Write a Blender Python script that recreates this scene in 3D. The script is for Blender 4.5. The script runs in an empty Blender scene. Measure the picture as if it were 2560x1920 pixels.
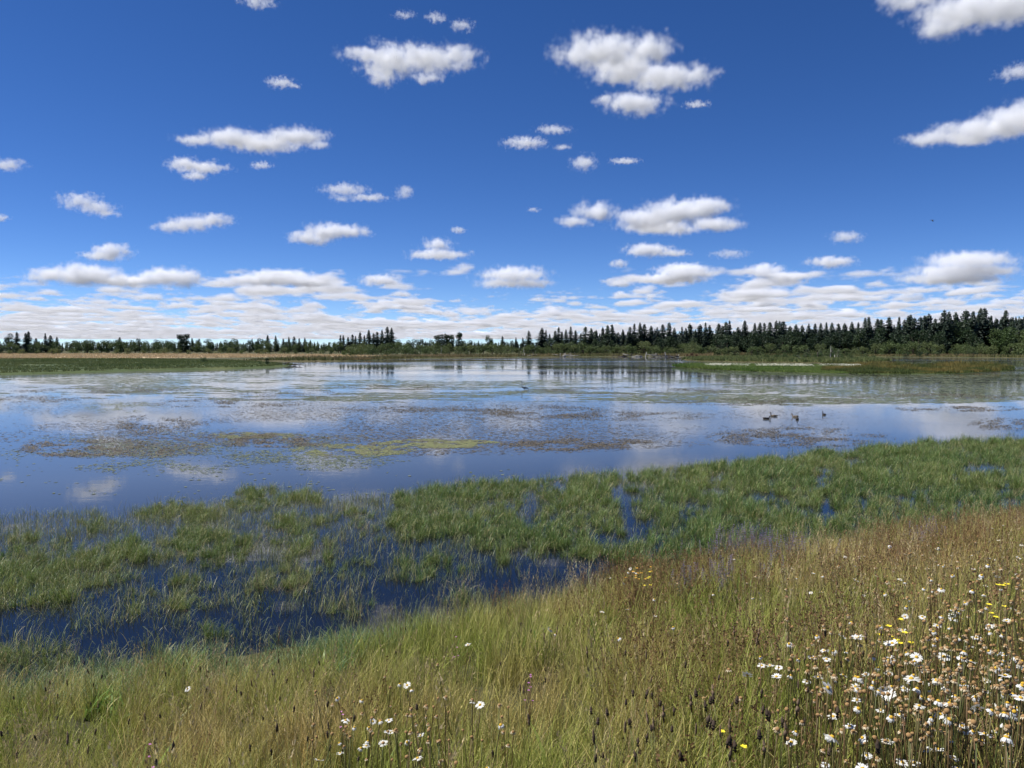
import bpy, bmesh, math, random, time
import numpy as np
from mathutils import Vector, Matrix, Euler

T0 = time.time()
R = math.radians
scene = bpy.context.scene
COL = scene.collection

# ------------------------------------------------------------------ camera
EYE = Vector((0.0, 0.0, 4.0))
FPX, CX, CY, HORIZON = 1896.0, 1280.0, 960.0, 870.0      # focal length and horizon of the photograph in its own pixels
PITCH = math.atan((CY - HORIZON) / FPX)
cam_data = bpy.data.cameras.new('camera')
cam_data.sensor_width = 36.0
cam_data.lens = 36.0 * FPX / 2560.0
cam_data.clip_start = 0.1
cam_data.clip_end = 250000.0
cam = bpy.data.objects.new('camera', cam_data)
cam.location = EYE
cam.rotation_euler = (math.pi / 2 - PITCH, 0, 0)
COL.objects.link(cam)
scene.camera = cam

# ------------------------------------------------------------------ sky and sun
SUN_AZ, SUN_EL = R(-82), R(58)          # clockwise from the view direction, and above the horizon
world = bpy.data.worlds.new('World')
scene.world = world
world.use_nodes = True
wn, wl = world.node_tree.nodes, world.node_tree.links
sky = wn.new('ShaderNodeTexSky')
sky.sky_type = 'NISHITA'
sky.sun_disc = False
sky.sun_elevation = SUN_EL
sky.sun_rotation = SUN_AZ
sky.altitude = 2000.0
sky.air_density = 0.6
sky.dust_density = 0.0
sky.ozone_density = 3.0
sky_tone = wn.new('ShaderNodeHueSaturation')
sky_tone.inputs['Saturation'].default_value = 1.24
sky_tone.inputs['Hue'].default_value = 0.510
wl.new(sky.outputs[0], sky_tone.inputs['Color'])
wl.new(sky_tone.outputs[0], wn['Background'].inputs[0])
wn['Background'].inputs[1].default_value = 0.100
sun_data = bpy.data.lights.new('sun', 'SUN')
sun_data.energy = 5.0
sun_data.angle = R(0.53)
sun_data.color = (1.0, 0.98, 0.95)
sun = bpy.data.objects.new('sun', sun_data)
sdir = Vector((math.sin(SUN_AZ) * math.cos(SUN_EL), math.cos(SUN_AZ) * math.cos(SUN_EL), math.sin(SUN_EL)))
sun.rotation_euler = sdir.to_track_quat('Z', 'Y').to_euler()
COL.objects.link(sun)
vs = scene.view_settings
vs.view_transform = 'Standard'
vs.look = 'None'
vs.exposure = 0.45
vs.gamma = 1.0
vs.use_curve_mapping = False
scene.cycles.max_bounces = 12
scene.cycles.diffuse_bounces = 2
scene.cycles.transmission_bounces = 2
scene.cycles.glossy_bounces = 3
scene.cycles.volume_bounces = 7
scene.cycles.transparent_max_bounces = 12
scene.cycles.use_denoising = True
scene.cycles.use_adaptive_sampling = True
scene.cycles.adaptive_threshold = 0.025

rng = random.Random(7)
nrg = np.random.default_rng(7)

def ray(px, py):
    """world direction (y component 1) of a photograph pixel"""
    x = (px - CX) / FPX
    z = -(py - CY) / FPX
    c, s = math.cos(PITCH), math.sin(PITCH)
    y2, z2 = c + s * z, c * z - s
    return Vector((x / y2, 1.0, z2 / y2))

def on_ground(px, py, z=0.0):
    d = ray(px, py)
    t = (z - EYE.z) / d.z
    return Vector((d.x * t, t, z))

def at_depth(px, py, depth):
    d = ray(px, py)
    return EYE + d * depth
# ------------------------------------------------------------------ helpers: materials, meshes, tags
def new_mat(name):
    m = bpy.data.materials.new(name)
    m.use_nodes = True
    return m, m.node_tree.nodes, m.node_tree.links, m.node_tree.nodes['Principled BSDF']

def plain(name, col, rough=0.7, spec=0.3):
    m, n, l, b = new_mat(name)
    b.inputs['Base Color'].default_value = (*col, 1)
    b.inputs['Roughness'].default_value = rough
    b.inputs['Specular IOR Level'].default_value = spec
    return m

def noisy(name, stops, scale, detail=5, rough=0.85, bump=0.0, bscale=None, coords='Object', stretch=(1, 1, 1)):
    """matte surface whose colour follows a noise through a ramp"""
    m, n, l, b = new_mat(name)
    tc = n.new('ShaderNodeTexCoord')
    mp = n.new('ShaderNodeMapping')
    mp.inputs['Scale'].default_value = stretch
    l.new(tc.outputs[coords], mp.inputs[0])
    t = n.new('ShaderNodeTexNoise')
    t.inputs['Scale'].default_value = scale
    t.inputs['Detail'].default_value = detail
    l.new(mp.outputs[0], t.inputs['Vector'])
    r = n.new('ShaderNodeValToRGB')
    while len(r.color_ramp.elements) < len(stops):
        r.color_ramp.elements.new(0.5)
    for e, (p, c) in zip(r.color_ramp.elements, stops):
        e.position = p
        e.color = (*c, 1)
    l.new(t.outputs[0], r.inputs[0])
    l.new(r.outputs[0], b.inputs['Base Color'])
    b.inputs['Roughness'].default_value = rough
    b.inputs['Specular IOR Level'].default_value = 0.2
    if bump:
        bp = n.new('ShaderNodeBump')
        bp.inputs['Strength'].default_value = bump
        t2 = n.new('ShaderNodeTexNoise')
        t2.inputs['Scale'].default_value = bscale or scale * 4
        l.new(mp.outputs[0], t2.inputs['Vector'])
        l.new(t2.outputs[0], bp.inputs['Height'])
        l.new(bp.outputs[0], b.inputs['Normal'])
    return m

def leafy(name, col, col2, trans=0.3, rough=0.55, source='OBJECT', spec=0.25, alongtip=None):
    """leaf or blade: colour varies from one plant to the next, part of the light passes through"""
    m, n, l, b = new_mat(name)
    out = n['Material Output']
    mix = n.new('ShaderNodeMix')
    mix.data_type = 'RGBA'
    mix.inputs[6].default_value = (*col, 1)
    mix.inputs[7].default_value = (*col2, 1)
    if source == 'OBJECT':
        oi = n.new('ShaderNodeObjectInfo')
        l.new(oi.outputs['Random'], mix.inputs[0])
    elif source == 'TINT':
        at = n.new('ShaderNodeAttribute')
        at.attribute_type = 'INSTANCER'
        at.attribute_name = 'tint'
        l.new(at.outputs['Fac'], mix.inputs[0])
    else:
        at = n.new('ShaderNodeAttribute')
        at.attribute_name = 'tint'
        l.new(at.outputs['Fac'], mix.inputs[0])
    c = mix.outputs[2]
    if alongtip:
        at2 = n.new('ShaderNodeAttribute')
        at2.attribute_name = 'along'
        fr = n.new('ShaderNodeMath'); fr.operation = 'FRACT'
        l.new(at2.outputs['Fac'], fr.inputs[0])
        mp = n.new('ShaderNodeMath'); mp.operation = 'POWER'; mp.inputs[1].default_value = 2.2
        l.new(fr.outputs[0], mp.inputs[0])
        mm = n.new('ShaderNodeMath'); mm.operation = 'MULTIPLY'; mm.inputs[1].default_value = alongtip[1]
        l.new(mp.outputs[0], mm.inputs[0])
        mx = n.new('ShaderNodeMix'); mx.data_type = 'RGBA'
        l.new(mm.outputs[0], mx.inputs[0])
        l.new(c, mx.inputs[6])
        mx.inputs[7].default_value = (*alongtip[0], 1)
        c = mx.outputs[2]
    if source == 'TINT':
        # every blade has a tone of its own and one in ten is dead
        at3 = n.new('ShaderNodeAttribute')
        at3.attribute_name = 'along'
        fl = n.new('ShaderNodeMath'); fl.operation = 'FLOOR'
        l.new(at3.outputs['Fac'], fl.inputs[0])
        dead = n.new('ShaderNodeMapRange')
        for i, v in enumerate((8.2, 8.8, 0.0, 0.55)):
            dead.inputs[i + 1].default_value = v
        l.new(fl.outputs[0], dead.inputs[0])
        md_ = n.new('ShaderNodeMix'); md_.data_type = 'RGBA'
        l.new(dead.outputs[0], md_.inputs[0])
        l.new(c, md_.inputs[6])
        md_.inputs[7].default_value = (0.40, 0.30, 0.15, 1)
        val = n.new('ShaderNodeMath'); val.operation = 'MULTIPLY_ADD'
        l.new(fl.outputs[0], val.inputs[0]); val.inputs[1].default_value = 0.105; val.inputs[2].default_value = 0.55
        hs_ = n.new('ShaderNodeHueSaturation')
        l.new(md_.outputs[2], hs_.inputs['Color'])
        l.new(val.outputs[0], hs_.inputs['Value'])
        c = hs_.outputs[0]
    l.new(c, b.inputs['Base Color'])
    b.inputs['Roughness'].default_value = rough
    b.inputs['Specular IOR Level'].default_value = spec
    if trans > 0:
        tr = n.new('ShaderNodeBsdfTranslucent')
        l.new(c, tr.inputs['Color'])
        ms = n.new('ShaderNodeMixShader')
        ms.inputs[0].default_value = trans
        l.new(b.outputs[0], ms.inputs[1])
        l.new(tr.outputs[0], ms.inputs[2])
        l.new(ms.outputs[0], out.inputs['Surface'])
    return m

def mesh_np(name, verts, faces, mat=None, attrs=None, smooth=False):
    """verts (n,3); faces list of index arrays (k,3) or (k,4)"""
    me = bpy.data.meshes.new(name)
    verts = np.asarray(verts, dtype=np.float32)
    if not isinstance(faces, (list, tuple)):
        faces = [faces]
    faces = [np.asarray(f, dtype=np.int32) for f in faces if len(f)]
    loops = np.concatenate([f.ravel() for f in faces])
    counts = np.concatenate([np.full(len(f), f.shape[1], dtype=np.int32) for f in faces])
    starts = np.concatenate([[0], np.cumsum(counts)[:-1]]).astype(np.int32)
    me.vertices.add(len(verts))
    me.vertices.foreach_set('co', verts.ravel())
    me.loops.add(len(loops))
    me.loops.foreach_set('vertex_index', loops)
    me.polygons.add(len(counts))
    me.polygons.foreach_set('loop_start', starts)
    if smooth:
        me.polygons.foreach_set('use_smooth', np.ones(len(counts), dtype=bool))
    me.update(calc_edges=True)
    for k, v in (attrs or {}).items():
        a = me.attributes.new(k, 'FLOAT', 'POINT')
        a.data.foreach_set('value', np.asarray(v, dtype=np.float32))
    if mat:
        me.materials.append(mat)
    return me

def link(name, me, parent=None, loc=None, **tags):
    o = bpy.data.objects.new(name, me)
    COL.objects.link(o)
    if parent is not None:
        o.parent = parent
    if loc is not None:
        o.location = loc
    for k, v in tags.items():
        o[k] = v
    return o

class MB:
    """collects tubes and ellipsoids into one mesh"""
    def __init__(self):
        self.v, self.f3, self.f4 = [], [], []
    def tube(self, pts, radii, n=8, flat=None, cap=True):
        pts = [Vector(p) for p in pts]
        base = len(self.v)
        up = Vector((0, 0, 1))
        for i, p in enumerate(pts):
            t = (pts[min(i + 1, len(pts) - 1)] - pts[max(i - 1, 0)]).normalized()
            s = t.cross(up)
            if s.length < 1e-3:
                s = t.cross(Vector((0, 1, 0)))
            s.normalize()
            u = s.cross(t)
            r = radii[i]
            ra, rb = (r, r) if not isinstance(r, (tuple, list)) else r
            for k in range(n):
                a = 2 * math.pi * k / n
                self.v.append(p + s * (ra * math.cos(a)) + u * (rb * math.sin(a)))
        for i in range(len(pts) - 1):
            for k in range(n):
                a, b = base + i * n + k, base + i * n + (k + 1) % n
                self.f4.append((a, b, b + n, a + n))
        if cap:
            for i in (0, len(pts) - 1):
                self.v.append(pts[i])
                c = len(self.v) - 1
                for k in range(n):
                    a, b = base + i * n + k, base + i * n + (k + 1) % n
                    self.f3.append((c, b, a) if i == 0 else (c, a, b))
        return self
    def quad(self, a, b, c, d):
        i = len(self.v)
        self.v += [Vector(a), Vector(b), Vector(c), Vector(d)]
        self.f4.append((i, i + 1, i + 2, i + 3))
    def tri(self, a, b, c):
        i = len(self.v)
        self.v += [Vector(a), Vector(b), Vector(c)]
        self.f3.append((i, i + 1, i + 2))
    def mesh(self, name, mat, smooth=True):
        fs = []
        if self.f4:
            fs.append(np.array(self.f4))
        if self.f3:
            fs.append(np.array(self.f3))
        return mesh_np(name, np.array([tuple(v) for v in self.v]), fs, mat, smooth=smooth)

ORD = ['first', 'second', 'third', 'fourth', 'fifth', 'sixth', 'seventh', 'eighth', 'ninth', 'tenth', 'eleventh', 'twelfth',
       'thirteenth', 'fourteenth', 'fifteenth', 'sixteenth', 'seventeenth', 'eighteenth', 'nineteenth', 'twentieth']
def ordinal(i):
    if i < 20:
        return ORD[i]
    n = i + 1
    return '%d%s' % (n, 'st' if n % 10 == 1 else 'nd' if n % 10 == 2 else 'rd' if n % 10 == 3 else 'th')

def vnoise(x, y, seed=0):
    """smooth value noise on numpy arrays, 0..1"""
    x = np.asarray(x, dtype=np.float64); y = np.asarray(y, dtype=np.float64)
    xi, yi = np.floor(x).astype(np.int64), np.floor(y).astype(np.int64)
    xf, yf = x - xi, y - yi
    def h(a, b):
        k = (a * 374761393 + b * 668265263 + seed * 974634777) & 0x7fffffff
        k = ((k ^ (k >> 13)) * 1274126177) & 0x7fffffff
        return ((k ^ (k >> 16)) & 0xffff) / 65535.0
    u, v = xf * xf * (3 - 2 * xf), yf * yf * (3 - 2 * yf)
    return (h(xi, yi) * (1 - u) + h(xi + 1, yi) * u) * (1 - v) + (h(xi, yi + 1) * (1 - u) + h(xi + 1, yi + 1) * u) * v

def fbm(x, y, seed=0, octv=4):
    s, a, t = 0.0, 0.5, 0.0
    for k in range(octv):
        s = s + a * vnoise(x * 2 ** k, y * 2 ** k, seed + k)
        t += a
        a *= 0.5
    return s / t

def project(x, y, z):
    """photograph pixel of world points (numpy)"""
    c, s = math.cos(PITCH), math.sin(PITCH)
    dz = z - EYE.z
    depth = np.maximum(c * y - s * dz, 1e-3)
    up = s * y + c * dz
    return CX + FPX * x / depth, CY - FPX * up / depth

def inside(poly, x, y):
    res = np.zeros(len(x), dtype=bool)
    n = len(poly)
    for i in range(n):
        a, b = poly[i], poly[(i + 1) % n]
        ay, by = a[1], b[1]
        cond = (ay > y) != (by > y)
        with np.errstate(divide='ignore', invalid='ignore'):
            xi = (b[0] - a[0]) * (y - ay) / (by - ay) + a[0]
        res ^= cond & (x < xi)
    return res

# ------------------------------------------------------------------ ground
TOE = Vector((-5.2, 8.95)); TDIR = Vector((18.2, 8.95)).normalized(); TNRM = Vector((TDIR.y, -TDIR.x))
def inland(x, y):
    """metres landward of the foot of the near bank"""
    w = (fbm(x * 0.35, y * 0.35, 3, 3) - 0.5) * 2.2
    return (x - TOE.x) * TNRM.x + (y - TOE.y) * TNRM.y + w
def bank_z(x, y):
    s = inland(x, y)
    z = np.where(s > 0, 0.02 + 0.25 * s, 0.02 + 0.12 * s)
    z = np.minimum(z, 2.35 + 0.02 * np.maximum(s - 9.3, 0))
    z = np.maximum(z, -0.5)
    return z + (fbm(x * 1.3, y * 1.3, 11, 3) - 0.5) * 0.10 * (s > -0.4)

def grid_mesh(name, xs, ys, zf, mat, smooth=True):
    X, Y = np.meshgrid(xs, ys)
    Z = zf(X, Y)
    nx, ny = len(xs), len(ys)
    i = np.arange(ny - 1)[:, None] * nx + np.arange(nx - 1)[None, :]
    f = np.stack([i, i + 1, i + nx + 1, i + nx], -1).reshape(-1, 4)
    return mesh_np(name, np.stack([X, Y, Z], -1).reshape(-1, 3), f, mat, smooth=smooth)

soil = noisy('bank_soil', [(0.3, (0.030, 0.030, 0.012)), (0.55, (0.050, 0.048, 0.018)), (0.75, (0.08, 0.068, 0.030))], 3.0, bump=0.6, bscale=30)
link('ground', grid_mesh('bank', np.linspace(-32, 44, 190), np.linspace(-25, 62, 218), bank_z, soil), kind='structure', label='soil of the near grassy bank')
bed = plain('lake_bed_mud', (0.05, 0.045, 0.03), 0.9)
def ring_sheet(name, z, mat, rad, n=96):
    v = [(0, 0, z)] + [(rad * math.cos(2 * math.pi * k / n), rad * math.sin(2 * math.pi * k / n), z) for k in range(n)]
    f = np.array([(0, 1 + k, 1 + (k + 1) % n) for k in range(n)])
    return mesh_np(name, np.array(v), f, mat)
link('terrain', ring_sheet('terrain', -0.9, bed, 90000), kind='structure', label='lake bed and plain reaching to the horizon')

# water
def water_material():
    m, n, l, b = new_mat('lake_water')
    # peat pools darkened for plant shade, silty lake paled for reflection, both in base colour
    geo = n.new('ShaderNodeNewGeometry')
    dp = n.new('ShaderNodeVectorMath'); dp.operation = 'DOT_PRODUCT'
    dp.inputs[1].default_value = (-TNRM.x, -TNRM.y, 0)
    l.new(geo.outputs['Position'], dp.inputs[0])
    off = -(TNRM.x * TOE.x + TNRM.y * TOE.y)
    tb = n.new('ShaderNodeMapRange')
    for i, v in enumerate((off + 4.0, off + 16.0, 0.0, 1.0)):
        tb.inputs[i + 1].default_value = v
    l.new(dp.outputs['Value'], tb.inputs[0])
    silt_shade = n.new('ShaderNodeMix'); silt_shade.data_type = 'RGBA'
    silt_shade.inputs[6].default_value = (0.005, 0.006, 0.007, 1)
    silt_shade.inputs[7].default_value = (0.075, 0.078, 0.072, 1)
    l.new(tb.outputs[0], silt_shade.inputs[0])
    l.new(silt_shade.outputs[2], b.inputs['Base Color'])
    b.inputs['IOR'].default_value = 1.333
    b.inputs['Specular IOR Level'].default_value = 0.5
    tc = n.new('ShaderNodeTexCoord')
    mp = n.new('ShaderNodeMapping'); mp.inputs['Scale'].default_value = (0.012, 0.035, 1)
    l.new(tc.outputs['Object'], mp.inputs[0])
    t = n.new('ShaderNodeTexNoise'); t.inputs['Scale'].default_value = 1.0; t.inputs['Detail'].default_value = 4
    l.new(mp.outputs[0], t.inputs['Vector'])
    r = n.new('ShaderNodeMapRange')
    for i, v in enumerate((0.42, 0.68, 0.03, 0.14)):
        r.inputs[i + 1].default_value = v
    l.new(t.outputs[0], r.inputs[0])
    l.new(r.outputs[0], b.inputs['Roughness'])
    mp2 = n.new('ShaderNodeMapping'); mp2.inputs['Scale'].default_value = (0.5, 1.5, 1); mp2.inputs['Rotation'].default_value = (0, 0, 0.25)
    l.new(tc.outputs['Object'], mp2.inputs[0])
    t2 = n.new('ShaderNodeTexNoise'); t2.inputs['Scale'].default_value = 1.6; t2.inputs['Detail'].default_value = 2
    l.new(mp2.outputs[0], t2.inputs['Vector'])
    bp = n.new('ShaderNodeBump'); bp.inputs['Strength'].default_value = 1.0; bp.inputs['Distance'].default_value = 0.0010
    l.new(t2.outputs[0], bp.inputs['Height'])
    l.new(bp.outputs[0], b.inputs['Normal'])
    return m
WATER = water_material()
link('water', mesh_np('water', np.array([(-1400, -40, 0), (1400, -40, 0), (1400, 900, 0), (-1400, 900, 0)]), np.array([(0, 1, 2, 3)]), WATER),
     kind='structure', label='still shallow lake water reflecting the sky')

def land(name, outline_px, mat, rise, label, inner=None, world_pts=None, bevel=2.0):
    """low land with a sloping rim; outline in photograph pixels on the water line (or world points)"""
    pts = [on_ground(px, py) for px, py in outline_px] if world_pts is None else [Vector((*p, 0)) for p in world_pts]
    # finer, uneven outline
    out = []
    for i, p in enumerate(pts):
        q = pts[(i + 1) % len(pts)]
        k = max(1, min(40, int((q - p).length / 2.5)))
        nrm = Vector((-(q - p).y, (q - p).x, 0)).normalized()
        for j in range(k):
            c = p.lerp(q, j / k)
            c += nrm * (fbm(np.array([c.x * 0.15]), np.array([c.y * 0.15]), 21, 3)[0] - 0.5) * min(4.0, (q - p).length * 0.3)
            out.append(c)
    area = sum(a.x * b.y - b.x * a.y for a, b in zip(out, out[1:] + out[:1]))
    if area < 0:
        out.reverse()
    n = len(out)
    bm = bmesh.new()
    low = [bm.verts.new((p.x, p.y, -0.12)) for p in out]
    top = []
    for i, p in enumerate(out):
        e = (out[(i + 1) % n] - out[i - 1]).normalized()
        inn = Vector((-e.y, e.x, 0))
        q = p + inn * bevel
        top.append(bm.verts.new((q.x, q.y, rise)))
    for i in range(n):
        j = (i + 1) % n
        bm.faces.new((low[i], low[j], top[j], top[i]))
    bm.faces.new(top)
    bmesh.ops.triangulate(bm, faces=[f for f in bm.faces if len(f.verts) > 4])
    me = bpy.data.meshes.new(name)
    bm.to_mesh(me); bm.free()
    me.materials.append(mat)
    o = link(name, me, kind='structure', label=label)
    return o, out

turf = noisy('turf', [(0.3, (0.045, 0.066, 0.018)), (0.55, (0.065, 0.088, 0.026)), (0.75, (0.10, 0.11, 0.038))], 0.12, bump=0.3, bscale=2)
drygrass = noisy('dry_meadow', [(0.3, (0.36, 0.27, 0.15)), (0.6, (0.50, 0.39, 0.23)), (0.8, (0.38, 0.30, 0.15))], 0.05, stretch=(0.3, 2, 1))
sedge = noisy('sedge_ground', [(0.3, (0.050, 0.060, 0.020)), (0.6, (0.085, 0.075, 0.030)), (0.8, (0.12, 0.085, 0.04))], 0.05)

# the far shore, a strip of land behind the whole lake
far_line = [(-260, 928), (-60, 912), (100, 906), (600, 904), (760, 904), (860, 903), (1000, 897.5), (1150, 895.2), (1300, 893.4), (1500, 891.6), (1690, 891.5), (1760, 892), (1782, 891.5),
            (1786, 887.5), (1880, 887.5), (1884, 890), (1960, 890.5), (2150, 891), (2260, 893), (2420, 894), (2560, 895), (2760, 897), (3000, 899)]
fw = [on_ground(*p) for p in far_line]
def shore_strip(front, mat):
    pts = []
    for p, q in zip(front, front[1:]):
        k = max(1, int((q - p).length / 3.0))
        for j in range(k):
            c = p.lerp(q, j / k)
            c = c + Vector((0, (fbm(np.array([c.x * 0.12]), np.array([3.3]), 23, 3)[0] - 0.5) * 5.0, 0))
            pts.append(c)
    v, f = [], []
    rows = (('f', 0.0, -0.12), ('f', 4.0, 0.33), ('f', 40.0, 0.35), ('a', 900.0, 0.35), ('a', 3200.0, 0.35))
    for kind, d, z in rows:
        for p in pts:
            v.append((p.x, p.y + d, z) if kind == 'f' else (p.x * d / p.y, d, z))
    n = len(pts)
    for r in range(len(rows) - 1):
        for i in range(n - 1):
            f.append((r * n + i, r * n + i + 1, (r + 1) * n + i + 1, (r + 1) * n + i))
    return mesh_np('far_shore', np.array(v), np.array(f), mat)
link('far_shore', shore_strip(fw, sedge), kind='structure', label='flat marsh ground of the far shore')

left_px = [(-420, 952), (-200, 945), (0, 938), (120, 935.5), (240, 932), (380, 927), (480, 924.5), (600, 922.5), (690, 919), (738, 914.8), (700, 912.5), (672, 909), (640, 906), (560, 902), (300, 898), (0, 897), (-300, 899)]
left_land, left_out = land('meadow', left_px, turf, 0.40, 'green turf point on the left side of the lake', bevel=3.0)
isl_px = [(1686, 917.5), (1720, 921), (1790, 925), (1880, 929), (1990, 932), (2110, 934.5), (2250, 936), (2370, 935), (2460, 931), (2520, 926), (2480, 922), (2300, 920), (2050, 918.5), (1850, 917), (1740, 914.5)]
isl, isl_out = land('island', isl_px, turf, 0.25, 'low grassy island in front of the right shore', bevel=1.5)
pen_px = [(1715, 899.5), (1740, 903), (1850, 905.5), (1960, 907), (2080, 908), (2180, 907.3), (2225, 904.5), (2200, 901), (2150, 898.5), (2050, 895), (1900, 893.8), (1800, 895), (1740, 896.5)]
pen, pen_out = land('peninsula', pen_px, sedge, 0.35, 'shrubby marsh point behind the low island', bevel=2.0)
# hill behind the right shore
hx = np.linspace(150, 1500, 60); hy = np.linspace(640, 2200, 40)
def hill_z(X, Y):
    return 0.3 + 40 * np.exp(-((X - 1000) / 420.0) ** 2) * np.clip((Y - 660) / 420.0, 0, 1) ** 1.2 * (1 - np.clip((Y - 1500) / 700, 0, 1)) + 3 * fbm(X * 0.01, Y * 0.01, 5)
link('hill', grid_mesh('hill', hx, hy, hill_z, plain('forest_floor', (0.03, 0.035, 0.018), 0.9)), kind='structure', label='low wooded hill behind the right shore')
# dry field strip on the left far land
dry_px = [(-300, 896), (0, 896.5), (300, 895.8), (600, 893.6), (860, 892), (1000, 891.0), (860, 886.5), (600, 884.8), (300, 884.3), (0, 884.2), (-300, 884)]
def sheet(name, px, z, mat, label):
    pts = [on_ground(a, b, z) for a, b in px]
    bm = bmesh.new()
    bm.faces.new([bm.verts.new(p) for p in pts])
    bmesh.ops.triangulate(bm, faces=bm.faces[:])
    bmesh.ops.recalc_face_normals(bm, faces=bm.faces[:])
    me = bpy.data.meshes.new(name); bm.to_mesh(me); bm.free(); me.materials.append(mat)
    return link(name, me, kind='structure', label=label)
sheet('field', dry_px, 0.42, drygrass, 'strip of dry tan meadow behind the left turf')
# ------------------------------------------------------------------ trees of the far shore
bark = plain('bark', (0.06, 0.045, 0.035), 0.9)
CONIFER = leafy('conifer_needles', (0.016, 0.030, 0.020), (0.045, 0.066, 0.034), trans=0.1, rough=0.6)
LEAF_DARK = leafy('dark_foliage', (0.022, 0.040, 0.016), (0.038, 0.062, 0.022), trans=0.2)
LEAF_MID = leafy('mid_foliage', (0.055, 0.090, 0.026), (0.095, 0.130, 0.042), trans=0.25)
LEAF_OLIVE = leafy('willow_foliage', (0.085, 0.120, 0.036), (0.140, 0.165, 0.058), trans=0.25)
LEAF_SILVER = leafy('grey_green_foliage', (0.10, 0.12, 0.06), (0.14, 0.16, 0.085), trans=0.2)
LEAF_RED = leafy('reddish_foliage', (0.085, 0.035, 0.022), (0.12, 0.05, 0.03), trans=0.2)

def conifer_meshes(seed, slim=1.0, gaps=0.1, bare=0.06):
    """unit-height conifer: trunk mesh, crown mesh; spread about 0.17*slim"""
    r = np.random.default_rng(seed)
    tr = MB().tube([(0, 0, 0), (0.004, 0, 0.5), (0, 0, 0.97)], [0.018, 0.012, 0.002], 6)
    V, F = [], []
    def tri(a, b, c):
        i = len(V); V.extend((a, b, c)); F.append((i, i + 1, i + 2))
    nl = 34
    for k in range(nl):
        z = bare + (1 - bare) * (k + r.uniform(-0.3, 0.3)) / nl
        if z > 0.985:
            continue
        taper = (1 - z) ** 0.98
        R0 = 0.30 * slim * taper * (0.7 + 0.55 * r.random()) + 0.008
        nb = int(7 + 3 * r.random())
        a0 = r.uniform(0, 6.28)
        for b in range(nb):
            if r.random() < gaps:
                continue
            a = a0 + 6.283 * b / nb + r.uniform(-0.3, 0.3)
            L = R0 * r.uniform(0.65, 1.18)
            droop = r.uniform(0.15, 0.5) * L
            ca, sa = math.cos(a), math.sin(a)
            pa, pb = -sa, ca
            w = L * r.uniform(0.28, 0.42) + 0.006
            tip = (ca * L, sa * L, z - droop * 0.6 + 0.012)
            m = 0.55
            mid = (ca * L * m, sa * L * m, z - droop * m)
            tri((0, 0, z + 0.012), (mid[0] + pa * w * .6, mid[1] + pb * w * .6, mid[2] - 0.012), (mid[0] - pa * w * .6, mid[1] - pb * w * .6, mid[2] - 0.012))
            tri((mid[0] + pa * w * .5, mid[1] + pb * w * .5, mid[2]), (mid[0] - pa * w * .5, mid[1] - pb * w * .5, mid[2]), tip)
            # hanging sprays
            for s in range(3):
                q = r.uniform(0.35, 0.95)
                o = r.uniform(-0.4, 0.4) * w
                x, y, zz = ca * L * q + pa * o, sa * L * q + pb * o, z - droop * q * 0.8
                h = r.uniform(0.015, 0.035)
                g = r.uniform(0.008, 0.02)
                tri((x - pa * g, y - pb * g, zz + 0.006), (x + pa * g, y + pb * g, zz + 0.006), (x + ca * 0.008, y + sa * 0.008, zz - h))
    # leader
    for k in range(6):
        a = r.uniform(0, 6.28)
        z = 0.93 + 0.012 * k
        g = 0.012 * (1.0 - k / 8)
        tri((math.cos(a) * g, math.sin(a) * g, z), (-math.cos(a) * g, -math.sin(a) * g, z), (0, 0, z + 0.03))
    crown = mesh_np('conifer_crown', np.array(V), np.array(F), CONIFER)
    return tr.mesh('conifer_trunk', bark), crown

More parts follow.
